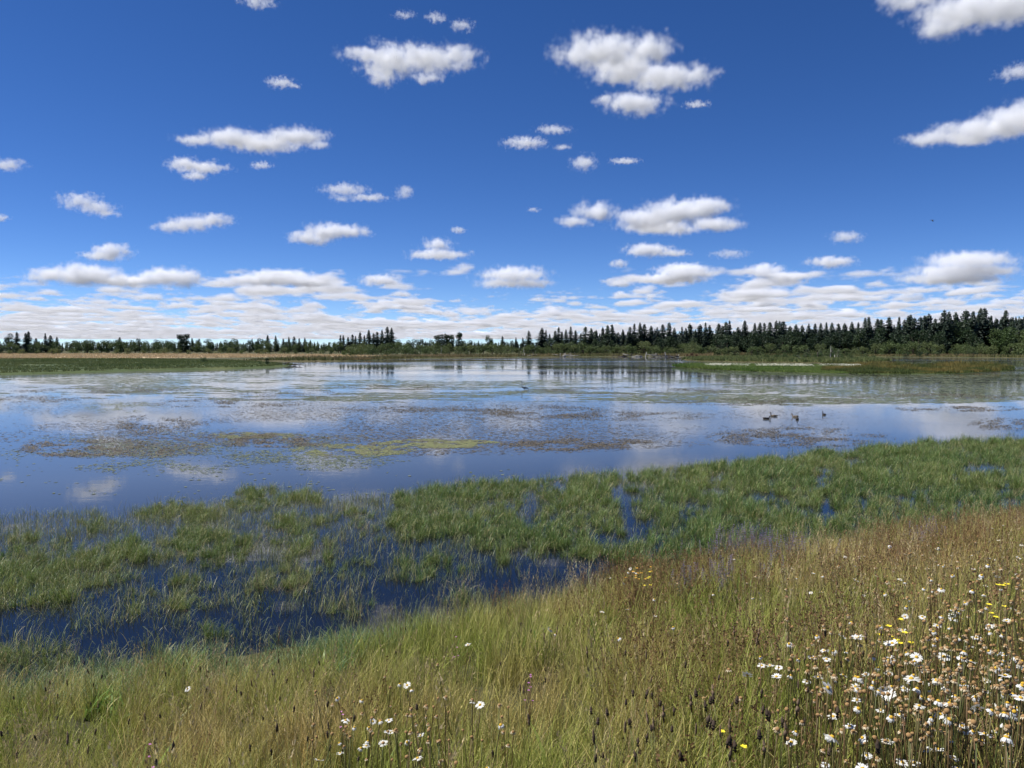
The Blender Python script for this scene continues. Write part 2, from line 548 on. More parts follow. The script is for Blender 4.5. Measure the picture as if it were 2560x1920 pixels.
def broad_meshes(seed, mat, wide=0.8, low=0.12, lobes=16, leaves=1500, leaf=0.030, shape='round', stems=1):
    """unit-height broadleaf tree or shrub, crown about `wide` across"""
    r = np.random.default_rng(seed)
    cen, rad = [], []
    for k in range(lobes):
        z = r.uniform(low, 0.88)
        if shape == 'column':
            R0 = wide / 2 * (1 - abs(z - 0.45) * 1.2) ** 0.5 if abs(z - .45) < .8 else .1
        elif shape == 'dome':
            R0 = wide / 2 * math.sqrt(max(0.05, 1 - ((z - low) / (1.0 - low)) ** 2))
        else:
            R0 = wide / 2 * math.sqrt(max(0.04, 1 - ((z - 0.52) / 0.5) ** 2))
        a, q = r.uniform(0, 6.28), math.sqrt(r.random())
        lr = r.uniform(0.10, 0.19) * (0.5 + 0.6 * wide)
        q = q * max(0.0, R0 - lr * 0.6)
        cen.append((q * math.cos(a), q * math.sin(a), min(z, 1 - lr * 0.8)))
        rad.append(lr)
    cen, rad = np.array(cen), np.array(rad)
    pick = r.choice(lobes, leaves, p=rad ** 2 / (rad ** 2).sum())
    d = r.normal(size=(leaves, 3)); d /= np.linalg.norm(d, axis=1)[:, None]
    rr = rad[pick] * (0.55 + 0.55 * r.random(leaves) ** 0.6)
    p = cen[pick] + d * rr[:, None] * np.array([1, 1, 0.85])
    p[:, 2] = np.maximum(p[:, 2], 0.015)
    u = r.normal(size=(leaves, 3)); u /= np.linalg.norm(u, axis=1)[:, None]
    w = np.cross(u, d + 0.5 * r.normal(size=(leaves, 3))); w /= np.linalg.norm(w, axis=1)[:, None] + 1e-6
    s = leaf * r.uniform(0.6, 1.4, leaves)[:, None]
    v = np.stack([p - u * s, p - w * s * 0.55 + u * s * 0.1, p + u * s, p + w * s * 0.55 + u * s * 0.1], 1).reshape(-1, 3)
    f = np.arange(leaves * 4).reshape(-1, 4)
    crown = mesh_np('crown', v, f, mat)
    tr = MB()
    for k in range(stems):
        a = r.uniform(0, 6.28)
        b = 0.03 * (stems > 1)
        tr.tube([(b * math.cos(a), b * math.sin(a), 0), (b * 2 * math.cos(a), b * 2 * math.sin(a), 0.25), (b * 3.5 * math.cos(a), b * 3.5 * math.sin(a), 0.6)], [0.03 / stems ** .4, 0.02 / stems ** .4, 0.006], 6)
    for k in range(5):
        c = cen[r.integers(lobes)]
        z0 = r.uniform(0.2, 0.45)
        tr.tube([(0, 0, z0), (c[0] * .5, c[1] * .5, (z0 + c[2]) / 2 + .02), tuple(c)], [0.012, 0.008, 0.003], 5)
    return tr.mesh('trunk', bark), crown

CONS = [conifer_meshes(s, sl, g, b) for s, sl, g, b in ((1, 1.0, .08, .05), (2, 0.8, .12, .08), (3, 1.15, .10, .04), (4, 0.9, .22, .10), (5, 1.05, .15, .06), (6, 0.7, .2, .12), (7, 1.25, .3, .03), (8, 0.95, .35, .15), (9, 1.1, .05, .02))]
BR_DARK = [broad_meshes(20 + k, LEAF_DARK, w, 0.12, 18, 1700, 0.030) for k, w in enumerate((0.85, 1.0, 0.75))]
BR_MID = [broad_meshes(30 + k, LEAF_MID, w, 0.10, 18, 1600, 0.030) for k, w in enumerate((0.9, 1.05, 0.75, 1.2))]
SHRUB = [broad_meshes(40 + k, LEAF_OLIVE, w, 0.05, 16, 1300, 0.036, 'dome', 4) for k, w in enumerate((1.5, 1.9, 1.2, 2.2))]
SHRUB_DARK = [broad_meshes(50 + k, LEAF_DARK, w, 0.05, 14, 1200, 0.04, 'dome', 4) for k, w in enumerate((1.5, 1.9))]
SHRUB_MID = [broad_meshes(55 + k, LEAF_MID, w, 0.05, 14, 1200, 0.04, 'dome', 4) for k, w in enumerate((1.4, 1.9))]
COLUMN = [broad_meshes(60 + k, LEAF_DARK, w, 0.06, 18, 1700, 0.028, 'column') for k, w in enumerate((0.42, 0.30))]
SILVER = [broad_meshes(70, LEAF_SILVER, 1.1, 0.05, 14, 700, 0.035, 'dome', 4)]
REDS = [broad_meshes(75, LEAF_RED, 1.3, 0.05, 14, 900, 0.04, 'dome', 4)]

def tree(name, protos, px, top, dist, base, label, cat, group=None, widen=1.0, k=None, z0=0.33):
    """a thing with trunk and crown; px, top: photograph pixel of its tip; base z0"""
    tip = at_depth(px, top, dist)
    h = max(0.6, tip.z - z0)
    tr, cr = protos[rng.randrange(len(protos)) if k is None else k]
    e = bpy.data.objects.new(name, None)
    COL.objects.link(e)
    e.empty_display_size = 0.1
    e.location = (tip.x, tip.y, z0 - 0.05)
    e.rotation_euler = (0, 0, rng.uniform(0, 6.28))
    w = h * widen * rng.uniform(0.9, 1.12) * (1.65 * rng.uniform(0.75, 1.3) if protos is CONS else 1.0)
    e.scale = (w, w, h / 0.985)
    e['label'] = label
    e['category'] = cat
    if group:
        e['group'] = group
    link('trunk', tr, e)
    link('crown', cr, e)
    return e

def row(name, protos, items, dist, what, where, cat, group, widen=1.0, spread=0.06, z0=0.33):
    """items: list of (px, top), left to right; label counts along the row"""
    items = sorted(items)
    for i, (px, top) in enumerate(items):
        d = dist * (1 + rng.uniform(-spread, spread))
        tree(name, protos, px, top, d, None, '%s, %s from left %s' % (what, ordinal(i), where), cat, group, widen, z0=z0)

# right-hand conifer row, read off the photograph left to right
tree('conifer', CONS, 1322, 827, 520, 0, 'lone dark conifer standing just left of the long conifer row', 'conifer', 'conifers of the far shore', k=0)
row('conifer', CONS, [(1355,820),(1365,825),(1374,835),(1388,826),(1397,818),(1405,829),(1415,824),(1427,817),(1439,826),(1452,834)], 520, 'dark conifer', 'in the first clump right of the lone conifer', 'conifer', 'conifers of the far shore')
row('conifer', CONS, [(1464,817),(1478,821),(1489,828),(1507,818),(1519,813),(1530,811),(1543,832),(1558,826)], 530, 'dark conifer', 'in the clump above the right-hand driftwood', 'conifer', 'conifers of the far shore')
row('conifer', CONS, [(1575,817),(1586,809),(1600,807),(1611,810),(1628,815),(1643,818),(1657,811),(1673,807),(1686,820),(1705,817),(1725,809),(1715,820),(1738,826)], 520, 'dark conifer', 'in the clump left of the hidden inlet', 'conifer', 'conifers of the far shore')
row('conifer', CONS, [(1750,811),(1764,807),(1774,813),(1797,809),(1806,815),(1815,805),(1824,802),(1845,818)], 500, 'dark conifer', 'in the clump above the inlet water', 'conifer', 'conifers of the far shore')
tree('conifer', CONS, 1862, 802, 500, 0, 'slim tall conifer standing free right above the inlet water', 'conifer', 'conifers of the far shore', k=1)
row('conifer', CONS, [(1887,808),(1900,807),(1911,807),(1925,805),(1941,802),(1949,803),(1958,803)], 500, 'dark conifer', 'in the clump right of the slim conifer', 'conifer', 'conifers of the far shore')
row('conifer', CONS, [(1975,815),(1990,811),(2006,813),(2022,810),(2038,809),(2052,808),(2066,806),(2080,807),(2096,809),(2112,808),(2130,805),(2146,806)], 520, 'dark conifer', 'in the even-topped stretch below the wooded hill', 'conifer', 'conifers of the far shore')
row('conifer', CONS, [(2163,795),(2172,793),(2194,797),(2203,799),(2223,793),(2248,793),(2262,799),(2271,790),(2277,787),(2286,795),(2302,793),(2312,789),(2322,785),(2338,797)], 470, 'tall dark conifer', 'in the stepped group before the highest', 'conifer', 'conifers of the far shore')
row('conifer', CONS, [(2361,776),(2373,780),(2390,780),(2415,776),(2433,778),(2444,788),(2452,770),(2462,771),(2478,790)], 450, 'very tall dark conifer', 'in the highest clump of the right shore', 'conifer', 'conifers of the far shore')
tree('conifer', CONS, 2515, 776, 450, 0, 'ragged crooked-topped conifer at the far right end of the shore', 'conifer', 'conifers of the far shore', k=3)
row('conifer', CONS, [(2492,797),(2532,800),(2552,797),(2580,792)], 460, 'dark conifer', 'around the ragged crooked-topped conifer', 'conifer', 'conifers of the far shore')
# left
row('conifer', CONS, [(42,830),(64,832),(71,828),(90,845),(113,833),(126,838),(142,842)], 640, 'dark conifer', 'at the left end of the far shore', 'conifer', 'conifers of the left shore')
row('conifer', CONS, [(299,843),(480,845),(498,847),(552,853),(578,851)], 660, 'single small conifer', 'poking above the left broadleaf belt', 'conifer', 'conifers of the left shore')
row('conifer', CONS, [(630,846),(645,847),(669,838),(689,839),(708,846),(722,842),(735,841),(748,845),(762,844),(776,850)], 640, 'dark conifer', 'in the clump left of the tall middle stand', 'conifer', 'conifers of the left shore')
row('conifer', CONS, [(851,838),(858,838),(870,842),(881,836),(889,840),(900,830),(911,838),(922,825),(934,833),(943,829),(955,824),(968,817),(979,820)], 600, 'dark conifer', 'in the tall stand at mid left', 'conifer', 'conifers of the left shore')
row('conifer', CONS, [(1256,840),(1290,843),(1307,844)], 600, 'small conifer', 'left of the lone dark conifer', 'conifer', 'conifers of the far shore')
# special broadleaf trees
tree('broadleaf_tree', BR_DARK, 21, 833, 620, 0, 'round-topped dark tree at the left edge of the far shore', 'tree', 'trees of the far shore', 0.8, k=2)
tree('columnar_tree', COLUMN, 450, 835, 560, 0, 'left one of the two joined tall dark trees above the broadleaf belt', 'tree', 'trees of the far shore', 1.0, k=0)
tree('columnar_tree', COLUMN, 465, 834, 565, 0, 'right one of the two joined tall dark trees above the broadleaf belt', 'tree', 'trees of the far shore', 1.0, k=0)
row('poplar_tree', COLUMN, [(1091,838),(1099,836),(1107,835),(1115,834),(1123,836),(1131,837)], 640, 'narrow poplar', 'in the short poplar row behind the centre', 'tree', 'poplars behind the centre', 1.0, 0.01)
tree('columnar_tree', COLUMN, 1149, 831, 640, 0, 'single narrow tree just right of the short poplar row', 'tree', 'trees of the far shore', 0.9, k=0)
tree('broadleaf_tree', BR_MID, 1222, 838, 600, 0, 'loose ragged tree between the poplars and the lone conifer', 'tree', 'trees of the far shore', 0.7, k=2)
# broadleaf belts
def spaced(x0, x1, n, y0, y1, jit=0.35):
    st = (x1 - x0) / n
    return [(x0 + (i + 0.5 + rng.uniform(-jit, jit)) * st, rng.uniform(y0, y1)) for i in range(n)]
row('broadleaf_tree', BR_MID, spaced(-20, 170, 7, 850, 862), 520, 'dull green tree', 'at the left end of the broadleaf belt', 'tree', 'left broadleaf belt')
row('broadleaf_tree', BR_MID, spaced(170, 440, 15, 847, 856), 540, 'mid green rounded tree', 'in the belt left of the twin dark trees', 'tree', 'left broadleaf belt')
row('broadleaf_tree', BR_MID, spaced(475, 860, 18, 851, 862), 540, 'mid green rounded tree', 'in the belt right of the twin dark trees', 'tree', 'left broadleaf belt')
row('broadleaf_tree', BR_DARK, spaced(180, 700, 16, 845, 852), 620, 'dark tree', 'in the back row of the left belt', 'tree', 'left broadleaf belt')
row('broadleaf_tree', BR_DARK, spaced(985, 1090, 5, 847, 851), 680, 'dark tree', 'between the tall stand and the poplars', 'tree', 'far trees behind the centre')
row('broadleaf_tree', BR_DARK, spaced(1140, 1360, 10, 850, 857), 640, 'dark tree', 'between the poplars and the conifer row', 'tree', 'far trees behind the centre')
row('broadleaf_tree', BR_DARK, spaced(1780, 2130, 13, 826, 842), 430, 'dark rounded tree', 'in front of the even-topped conifers', 'tree', 'right broadleaf belt')
row('broadleaf_tree', BR_DARK, spaced(2140, 2600, 16, 818, 842), 420, 'dark rounded tree', 'below the tall right conifers', 'tree', 'right broadleaf belt')
tree('broadleaf_tree', BR_DARK, 2396, 800, 425, 0, 'large dark round tree in front of the highest conifer clump', 'tree', 'right broadleaf belt', 1.0, k=1)
row('broadleaf_tree', BR_MID, spaced(2480, 2640, 5, 812, 826), 410, 'mid green tree', 'at the right edge below the crooked conifer', 'tree', 'right broadleaf belt')
row('broadleaf_tree', BR_DARK, spaced(1345, 1790, 17, 840, 852), 490, 'dark tree', 'in the understorey of the conifer row', 'tree', 'understorey of the conifer row')
# shrubs
row('willow_shrub', SHRUB, spaced(860, 1300, 22, 853, 866), 420, 'olive willow shrub', 'in the marsh thicket left of the standing pole', 'shrub', 'willow thicket')
row('willow_shrub', SHRUB, spaced(1300, 1760, 22, 852, 866), 400, 'olive willow shrub', 'in the marsh thicket right of the standing pole', 'shrub', 'willow thicket')
row('willow_shrub', SHRUB_MID, spaced(840, 1100, 10, 862, 874), 360, 'green shrub', 'in the front of the left marsh thicket', 'shrub', 'willow thicket', 1.0)
row('willow_shrub', SHRUB, spaced(10, 850, 26, 866, 875), 440, 'low olive shrub', 'along the back of the dry field', 'shrub', 'shrubs behind the dry field')
row('willow_shrub', SHRUB, spaced(1770, 2180, 14, 858, 869), 360, 'olive shrub', 'behind the shrubby point', 'shrub', 'right shore shrubs')
row('willow_shrub', SHRUB, spaced(2180, 2600, 13, 845, 862), 360, 'bright olive shrub', 'at the foot of the tall right trees', 'shrub', 'right shore shrubs')
row('dark_shrub', SHRUB_DARK, [(2265, 879), (2300, 878), (2318, 880), (2340, 879), (2394, 878), (2432, 877), (2510, 884), (2545, 882)], 332, 'dark round shrub', 'along the far edge of the right channel', 'shrub', 'dark shrubs by the channel', 1.0, 0.01)
row('point_shrub', SHRUB_MID, [(1890, 886), (1915, 882), (1940, 884), (1965, 880), (1990, 883), (2015, 878), (2045, 880), (2075, 875), (2100, 880), (2130, 878), (2160, 882), (2185, 887), (1905, 893), (1900, 896), (2155, 892)], 250, 'rough green shrub', 'on the shrubby point behind the island', 'shrub', 'shrubs of the point', 0.9, 0.03)
row('silvery_shrub', SILVER, [(2020, 866), (2078, 860), (2095, 868), (2050, 870)], 262, 'pale silvery shrub', 'on the shrubby point', 'shrub', 'silvery shrubs of the point', 0.7, 0.03)
row('red_shrub', REDS, [(1718, 884), (1730, 881), (1741, 885)], 262, 'reddish brown shrub', 'beside the inlet mouth', 'shrub', 'reddish shrubs by the inlet', 0.8, 0.02)
tree('dark_shrub', SHRUB_DARK, 667, 894, 168, 0, 'dark upright bush at the tip of the left turf point', 'shrub', None, 0.62, k=0)
tree('dark_shrub', SHRUB_MID, 648, 902, 168, 0, 'small green bush left of the dark bush on the turf point', 'shrub', None, 0.7, k=0)
tree('dark_shrub', SHRUB_MID, 508, 892, 190, 0, 'low spreading bush in the middle of the left turf', 'shrub', None, 0.9, k=1)
tree('dark_shrub', SHRUB_MID, 300, 896, 215, 0, 'low bush between turf and dry field at the left', 'shrub', None, 1.0, k=1)
tree('dark_shrub', SHRUB_MID, 1165, 872, 345, 0, 'round green bush at the water edge below the poplars', 'shrub', None, 0.8, k=0)

# forest on the hill: one mass
def forest():
    proto = []
    for sd in (91, 92, 93):
        r = np.random.default_rng(sd)
        V, F = [], []
        for k in range(15):
            z = 0.1 + 0.88 * k / 15
            R0 = 0.21 * (1 - z) ** 0.8 + 0.008
            for b in range(6):
                a = r.uniform(0, 6.28)
                L = R0 * r.uniform(0.6, 1.2)
                i = len(V)
                V += [(0, 0, z + 0.06), (math.cos(a + .5) * L, math.sin(a + .5) * L, z - 0.02), (math.cos(a - .5) * L, math.sin(a - .5) * L, z - 0.03)]
                F.append((i, i + 1, i + 2))
        proto.append((np.array(V), np.array(F)))
    VV, FF, TT, off = [], [], [], 0
    X, Y = [], []
    for i in range(1500):
        y = nrg.uniform(640, 1500); x = y * nrg.uniform(0.22, 0.95)
        X.append(x); Y.append(y)
    for i in range(760):                  # the level ground beside and before the hill
        y = nrg.uniform(560, 760); x = y * nrg.uniform(0.08, 0.9)
        X.append(x); Y.append(y)
    for i in range(620):
        y = nrg.uniform(700, 900); x = y * nrg.uniform(-0.85, 0.1)
        X.append(x); Y.append(y)
    X, Y = np.array(X), np.array(Y)
    Z = np.where((X > 150) & (Y > 640), hill_z(X, Y), 0.3)
    for x, y, z in zip(X, Y, Z):
        v, f = proto[nrg.integers(3)]
        left = x < y * 0.1
        h = nrg.uniform(7.5, 11) if left else (nrg.uniform(15, 23) if y > 760 else nrg.uniform(11, 19))
        a = nrg.uniform(0, 6.28)
        c, s = math.cos(a), math.sin(a)
        q = np.stack([(v[:, 0] * c - v[:, 1] * s) * h * 1.15 + x, (v[:, 0] * s + v[:, 1] * c) * h * 1.15 + y, v[:, 2] * h + z], 1)
        VV.append(q); FF.append(f + off); TT.append(np.full(len(v), nrg.random())); off += len(v)
    mat = leafy('forest_needles', (0.012, 0.024, 0.016), (0.028, 0.045, 0.022), trans=0.05, source='GEO')
    link('forest', mesh_np('forest', np.concatenate(VV), np.concatenate(FF), mat, {'tint': np.concatenate(TT)}), kind='stuff', label='distant dark conifer forest behind the shore trees', category='forest')
forest()

# ------------------------------------------------------------------ low far vegetation
def tufts(name, x, y, z, h, w, mat, label, blades=4, cat='grass', lean=0.35, tint=None):
    """many small grass tufts in one mesh"""
    n = len(x)
    a = nrg.uniform(0, 6.28, (n, blades))
    hh = h[:, None] * nrg.uniform(0.6, 1.15, (n, blades))
    ln = hh * nrg.uniform(0, lean, (n, blades))
    ca, sa = np.cos(a), np.sin(a)
    bx = x[:, None] + ca * w[:, None] * 0.5
    by = y[:, None] + sa * w[:, None] * 0.5
    ww = w[:, None] * nrg.uniform(0.12, 0.28, (n, blades))
    Z = np.broadcast_to(z[:, None], bx.shape)
    p0 = np.stack([bx - sa * ww, by + ca * ww, Z - 0.03], -1)
    p1 = np.stack([bx + sa * ww, by - ca * ww, Z - 0.03], -1)
    p2 = np.stack([bx + ca * ln, by + sa * ln, Z + hh], -1)
    v = np.stack([p0, p1, p2], 2).reshape(-1, 3)
    t = nrg.random(n) if tint is None else tint
    tt = np.repeat(t, blades * 3)
    return link(name, mesh_np(name, v, np.arange(len(v)).reshape(-1, 3), mat, {'tint': tt}), kind='stuff', label=label, category=cat)

def scatter_poly(out, n):
    P = np.array([(p.x, p.y) for p in out])
    lo, hi = P.min(0), P.max(0)
    x = nrg.uniform(lo[0], hi[0], n * 3); y = nrg.uniform(lo[1], hi[1], n * 3)
    k = inside(P, x, y)
    return x[k][:n], y[k][:n]

G_TURF = leafy('far_turf_blades', (0.105, 0.145, 0.040), (0.200, 0.205, 0.075), trans=0.25, source='GEO')
G_SEDGE = leafy('far_sedge_blades', (0.135, 0.145, 0.050), (0.30, 0.21, 0.10), trans=0.25, source='GEO')
G_DRY = leafy('dry_meadow_blades', (0.42, 0.32, 0.18), (0.56, 0.44, 0.27), trans=0.25, source='GEO')
G_GREEN = leafy('island_blades', (0.110, 0.190, 0.036), (0.215, 0.265, 0.070), trans=0.3, source='GEO')
G_GOLD = leafy('golden_island_plants', (0.100, 0.125, 0.034), (0.30, 0.215, 0.060), trans=0.3, source='GEO')
G_WHITE = leafy('white_meadow_flowers', (0.62, 0.60, 0.46), (0.80, 0.78, 0.66), trans=0.3, source='GEO')

x, y = scatter_poly(left_out, 26000)
keep = fbm(x * 0.06, y * 0.12, 31) > 0.30
x, y = x[keep], y[keep]
tufts('turf_grass', x, y, np.full(len(x), 0.38), nrg.uniform(0.10, 0.30, len(x)) * (0.5 + fbm(x * 0.05, y * 0.05, 33)), np.full(len(x), 0.55), G_TURF, 'short green grass covering the left turf point', tint=np.clip(fbm(x * 0.05, y * 0.1, 35) * 1.6 - 0.3, 0, 1))
x, y = scatter_poly([on_ground(a, b, 0.42) for a, b in dry_px], 9000)
tufts('dry_grass', x, y, np.full(len(x), 0.42), nrg.uniform(0.25, 0.7, len(x)), np.full(len(x), 1.2), G_DRY, 'tall dry tan grass of the left field', blades=3)
# sedge belt along the far shore
X, Y = [], []
for (a, b) in zip(fw[3:-1], fw[4:]):
    ln = (b - a).length
    n = int(ln * 26)
    t = nrg.random(n)
    q = nrg.random(n) ** 1.3 * 62
    X.append(a.x + (b.x - a.x) * t); Y.append(a.y + (b.y - a.y) * t + 2.5 + q)
x, y = np.concatenate(X), np.concatenate(Y)
lim = np.abs(x) < y * 0.85
x, y = x[lim], y[lim]
tufts('sedge', x, y, np.full(len(x), 0.30), nrg.uniform(0.5, 1.5, len(x)) * (0.4 + fbm(x * 0.04, y * 0.04, 41)), np.full(len(x), 0.9), G_SEDGE, 'olive and rust sedge belt along the far shore', blades=3, cat='sedge', tint=np.clip(fbm(x * 0.03, y * 0.06, 43) * 2.2 - 0.65, 0, 1))
x, y = scatter_poly(pen_out, 12000)
tufts('point_grass', x, y, np.full(len(x), 0.30), nrg.uniform(0.4, 1.1, len(x)), np.full(len(x), 0.6), G_TURF, 'rough green grass on the shrubby point', blades=4, tint=nrg.random(len(x)))
# island
x, y = scatter_poly(isl_out, 42000)
px, py = project(x, y, np.full(len(x), 0.2))
gold = (px > 2055) & (fbm(x * 0.10, y * 0.10, 51) + (px - 2055) / 1400 > 0.40)
g = ~gold
edge = np.clip((py - 916) / 14, 0, 1)
tufts('island_grass', x[g], y[g], np.full(g.sum(), 0.18), nrg.uniform(0.28, 0.62, g.sum()) * (1.1 - 0.75 * edge[g] ** 2), np.full(g.sum(), 0.35), G_GREEN, 'fresh green grass of the low island', tint=np.clip(fbm(x[g] * 0.2, y[g] * 0.2, 53) * 1.5 - 0.25, 0, 1))
cl = fbm(x[gold] * 0.14, y[gold] * 0.14, 55)
tufts('golden_plants', x[gold], y[gold], np.full(gold.sum(), 0.18), nrg.uniform(0.5, 1.0, gold.sum()) * (0.1 + 1.8 * cl) * (1.15 - 0.8 * edge[gold] ** 2), np.full(gold.sum(), 0.35), G_GOLD, 'golden brown reeds on the right half of the island', cat='reeds', tint=np.clip(fbm(x[gold] * 0.22, y[gold] * 0.3, 57) * 2.6 - 1.0, 0, 1))
# white flowers along the back of the island
n = 900
x = nrg.uniform(0, 1, n); px_ = 1760 + 390 * x ** 1.05
P = [on_ground(a, b, 0.2) for a, b in zip(px_, 917.5 + 3.0 * nrg.random(n) + (px_ - 1760) * 0.006)]
x = np.array([p.x for p in P]); y = np.array([p.y for p in P])
k = fbm(x * 0.35, y * 0.2, 61) > 0.45
x, y = x[k], y[k]
v, f = [], []
for a, b in zip(x, y):
    for j in range(5):
        cx_, cy_, cz_ = a + nrg.normal() * .25, b + nrg.normal() * .25, 0.85 + nrg.uniform(-.2, .2)
        s = nrg.uniform(0.05, 0.12); i = len(v); t = nrg.uniform(0, 6.28)
        for q in range(5):
            v.append((cx_ + s * math.cos(t + q * 1.2566), cy_ + s * math.sin(t + q * 1.2566), cz_ + nrg.uniform(-.03, .03)))
        f += [(i, i + 1, i + 2), (i, i + 2, i + 3), (i, i + 3, i + 4)]
link('white_blossom', mesh_np('white_blossom', np.array(v), np.array(f), G_WHITE, {'tint': nrg.random(len(v))}), kind='stuff', label='cream white blossom along the back edge of the island', category='flowers')
# ------------------------------------------------------------------ grasses of the bank and marsh
def blades_np(r, n, rad, h, w, lean, curl, seg=3, tip=0.05, kink=0.0):
    """n blades; returns verts, faces, along"""
    a0 = r.uniform(0, 6.283, n); q = rad * np.sqrt(r.random(n))
    bx, by = q * np.cos(a0), q * np.sin(a0)
    az = r.uniform(0, 6.283, n) * 0.6 + a0 * 0.4
    H = r.uniform(h[0], h[1], n); W = r.uniform(w[0], w[1], n)
    l0 = np.abs(r.normal(0, lean, n)); c0 = np.abs(r.normal(curl, curl * 0.6, n))
    tw = r.uniform(-0.8, 0.8, n)
    V = []; A = []
    x, y, z = bx.copy(), by.copy(), np.zeros(n) - 0.02
    ang = l0.copy()
    kk = r.random(n) < kink
    ka = r.uniform(0.9, 1.9, n)
    for s in range(seg + 1):
        t = s / seg
        ww = W * (1 - t) ** 0.6 * 0.5 + 0.0002 if s < seg else W * tip * 0.5
        sx, sy = -np.sin(az + tw), np.cos(az + tw)
        V.append(np.stack([x - sx * ww, y - sy * ww, z], -1)); V.append(np.stack([x + sx * ww, y + sy * ww, z], -1))
        A.append(np.full(n, t)); A.append(np.full(n, t))
        step = H / seg
        x = x + np.sin(ang) * np.cos(az) * step; y = y + np.sin(ang) * np.sin(az) * step; z = z + np.cos(ang) * step
        ang = ang + c0 / seg * (1 + t)
        ang = np.where(kk & (s == seg - 2), ka, ang)
        z = np.maximum(z, 0.004)
    V = np.stack(V, 1); A = np.stack(A, 1) * 0.98 + r.integers(0, 10, n)[:, None]            # whole part: tone of the blade, rest: place along it
    m = 2 * (seg + 1)
    base = np.arange(n)[:, None] * m
    F = np.concatenate([base + np.array([2 * s, 2 * s + 1, 2 * s + 3, 2 * s + 2]) for s in range(seg)], 0)
    return V.reshape(-1, 3), F, A.reshape(-1)

def join_np(parts):
    """all parts as quads"""
    V, F, A, o = [], [], [], 0
    for v, f, a in parts:
        V.append(v); F.append(f + o); A.append(a); o += len(v)
    return np.concatenate(V), np.concatenate(F), np.concatenate(A)

def seed_heads(r, n, rad, h, length, spread, k, stemw=0.0016, lean=0.18, spw=0.004, spl=0.018):
    """thin culms ending in a loose panicle of k spikelets"""
    V, F, A = [], [], []
    def quad(p, u, w, al):
        i = len(V); V.extend([p - w, p + w, p + u + w * .4, p + u - w * .4]); F.append((i, i + 1, i + 2, i + 3)); A.extend([al] * 4)
    for j in range(n):
        tone = int(r.integers(0, 9))
        a, q = r.uniform(0, 6.28), rad * math.sqrt(r.random())
        p = np.array([q * math.cos(a), q * math.sin(a), 0.0]); H = r.uniform(*h)
        az, an = r.uniform(0, 6.28), abs(r.normal(0, lean))
        side = np.array([-math.sin(az + 1), math.cos(az + 1), 0.0])
        for s in range(3):
            d = np.array([math.sin(an) * math.cos(az), math.sin(an) * math.sin(az), math.cos(an)]) * H / 3
            quad(p, d, side * stemw * (1 - .2 * s), tone + s / 3)
            p = p + d; an += abs(r.normal(0, 0.07))
        for s in range(k):
            t = r.random()
            d = np.array([math.sin(an) * math.cos(az), math.sin(an) * math.sin(az), math.cos(an)])
            b = p - d * length * t
            o = r.normal(size=3) * spread * (0.3 + t); o[2] = abs(o[2])
            quad(b + o * .4, (d * .8 + o / (spread + 1e-6) * .25) * spl, np.cross(d, r.normal(size=3)) * spw * .5, tone + 0.98)
    return np.array(V), np.array(F), np.array(A)

def proto_collection(name, meshes):
    c = bpy.data.collections.new(name)
    for i, me in enumerate(meshes):
        o = bpy.data.objects.new('%s_%02d' % (name, i), me)
        c.objects.link(o)
    return c

def scatter(name, P, coll, label, cat='grass'):
    """P: dict of pos, rot, scl, var, tint arrays; one object of grass, the clumps grown by geometry nodes"""
    n = len(P['scl'])
    me = bpy.data.meshes.new(name)
    me.vertices.add(n)
    me.vertices.foreach_set('co', np.asarray(P['pos'], dtype=np.float32).ravel())
    for k, tp in (('rot', 'FLOAT_VECTOR'), ('scl', 'FLOAT'), ('tint', 'FLOAT'), ('variant', 'INT')):
        a = me.attributes.new(k, tp, 'POINT')
        arr = np.asarray(P[k])
        if tp == 'FLOAT_VECTOR':
            a.data.foreach_set('vector', arr.astype(np.float32).ravel())
        else:
            a.data.foreach_set('value', arr.astype(np.int32 if tp == 'INT' else np.float32))
    t = bpy.data.node_groups.new(name, 'GeometryNodeTree')
    t.interface.new_socket('Geometry', in_out='INPUT', socket_type='NodeSocketGeometry')
    t.interface.new_socket('Geometry', in_out='OUTPUT', socket_type='NodeSocketGeometry')
    gi, go = t.nodes.new('NodeGroupInput'), t.nodes.new('NodeGroupOutput')
    ip = t.nodes.new('GeometryNodeInstanceOnPoints')
    ci = t.nodes.new('GeometryNodeCollectionInfo')
    ci.inputs['Collection'].default_value = coll
    ci.inputs['Separate Children'].default_value = True
    ci.inputs['Reset Children'].default_value = True
    def attr(nm, tp):
        a = t.nodes.new('GeometryNodeInputNamedAttribute'); a.data_type = tp; a.inputs['Name'].default_value = nm
        return a.outputs['Attribute']
    ip.inputs['Pick Instance'].default_value = True
    t.links.new(gi.outputs[0], ip.inputs['Points'])
    t.links.new(ci.outputs[0], ip.inputs['Instance'])
    t.links.new(attr('variant', 'INT'), ip.inputs['Instance Index'])
    t.links.new(attr('rot', 'FLOAT_VECTOR'), ip.inputs['Rotation'])
    t.links.new(attr('scl', 'FLOAT'), ip.inputs['Scale'])
    t.links.new(ip.outputs[0], go.inputs[0])
    o = link(name, me, kind='stuff', label=label, category=cat)
    md = o.modifiers.new('grass', 'NODES')
    md.node_group = t
    return o

def points(x, y, z, tint, nvar, smin, smax, tilt=0.08, rotz=None):
    n = len(x)
    rot = np.stack([nrg.normal(0, tilt, n), nrg.normal(0, tilt, n), nrg.uniform(0, 6.283, n)], 1)
    return dict(pos=np.stack([x, y, z], 1), rot=rot, scl=nrg.uniform(smin, smax, n), tint=np.clip(tint, 0, 1), variant=nrg.integers(0, nvar, n))

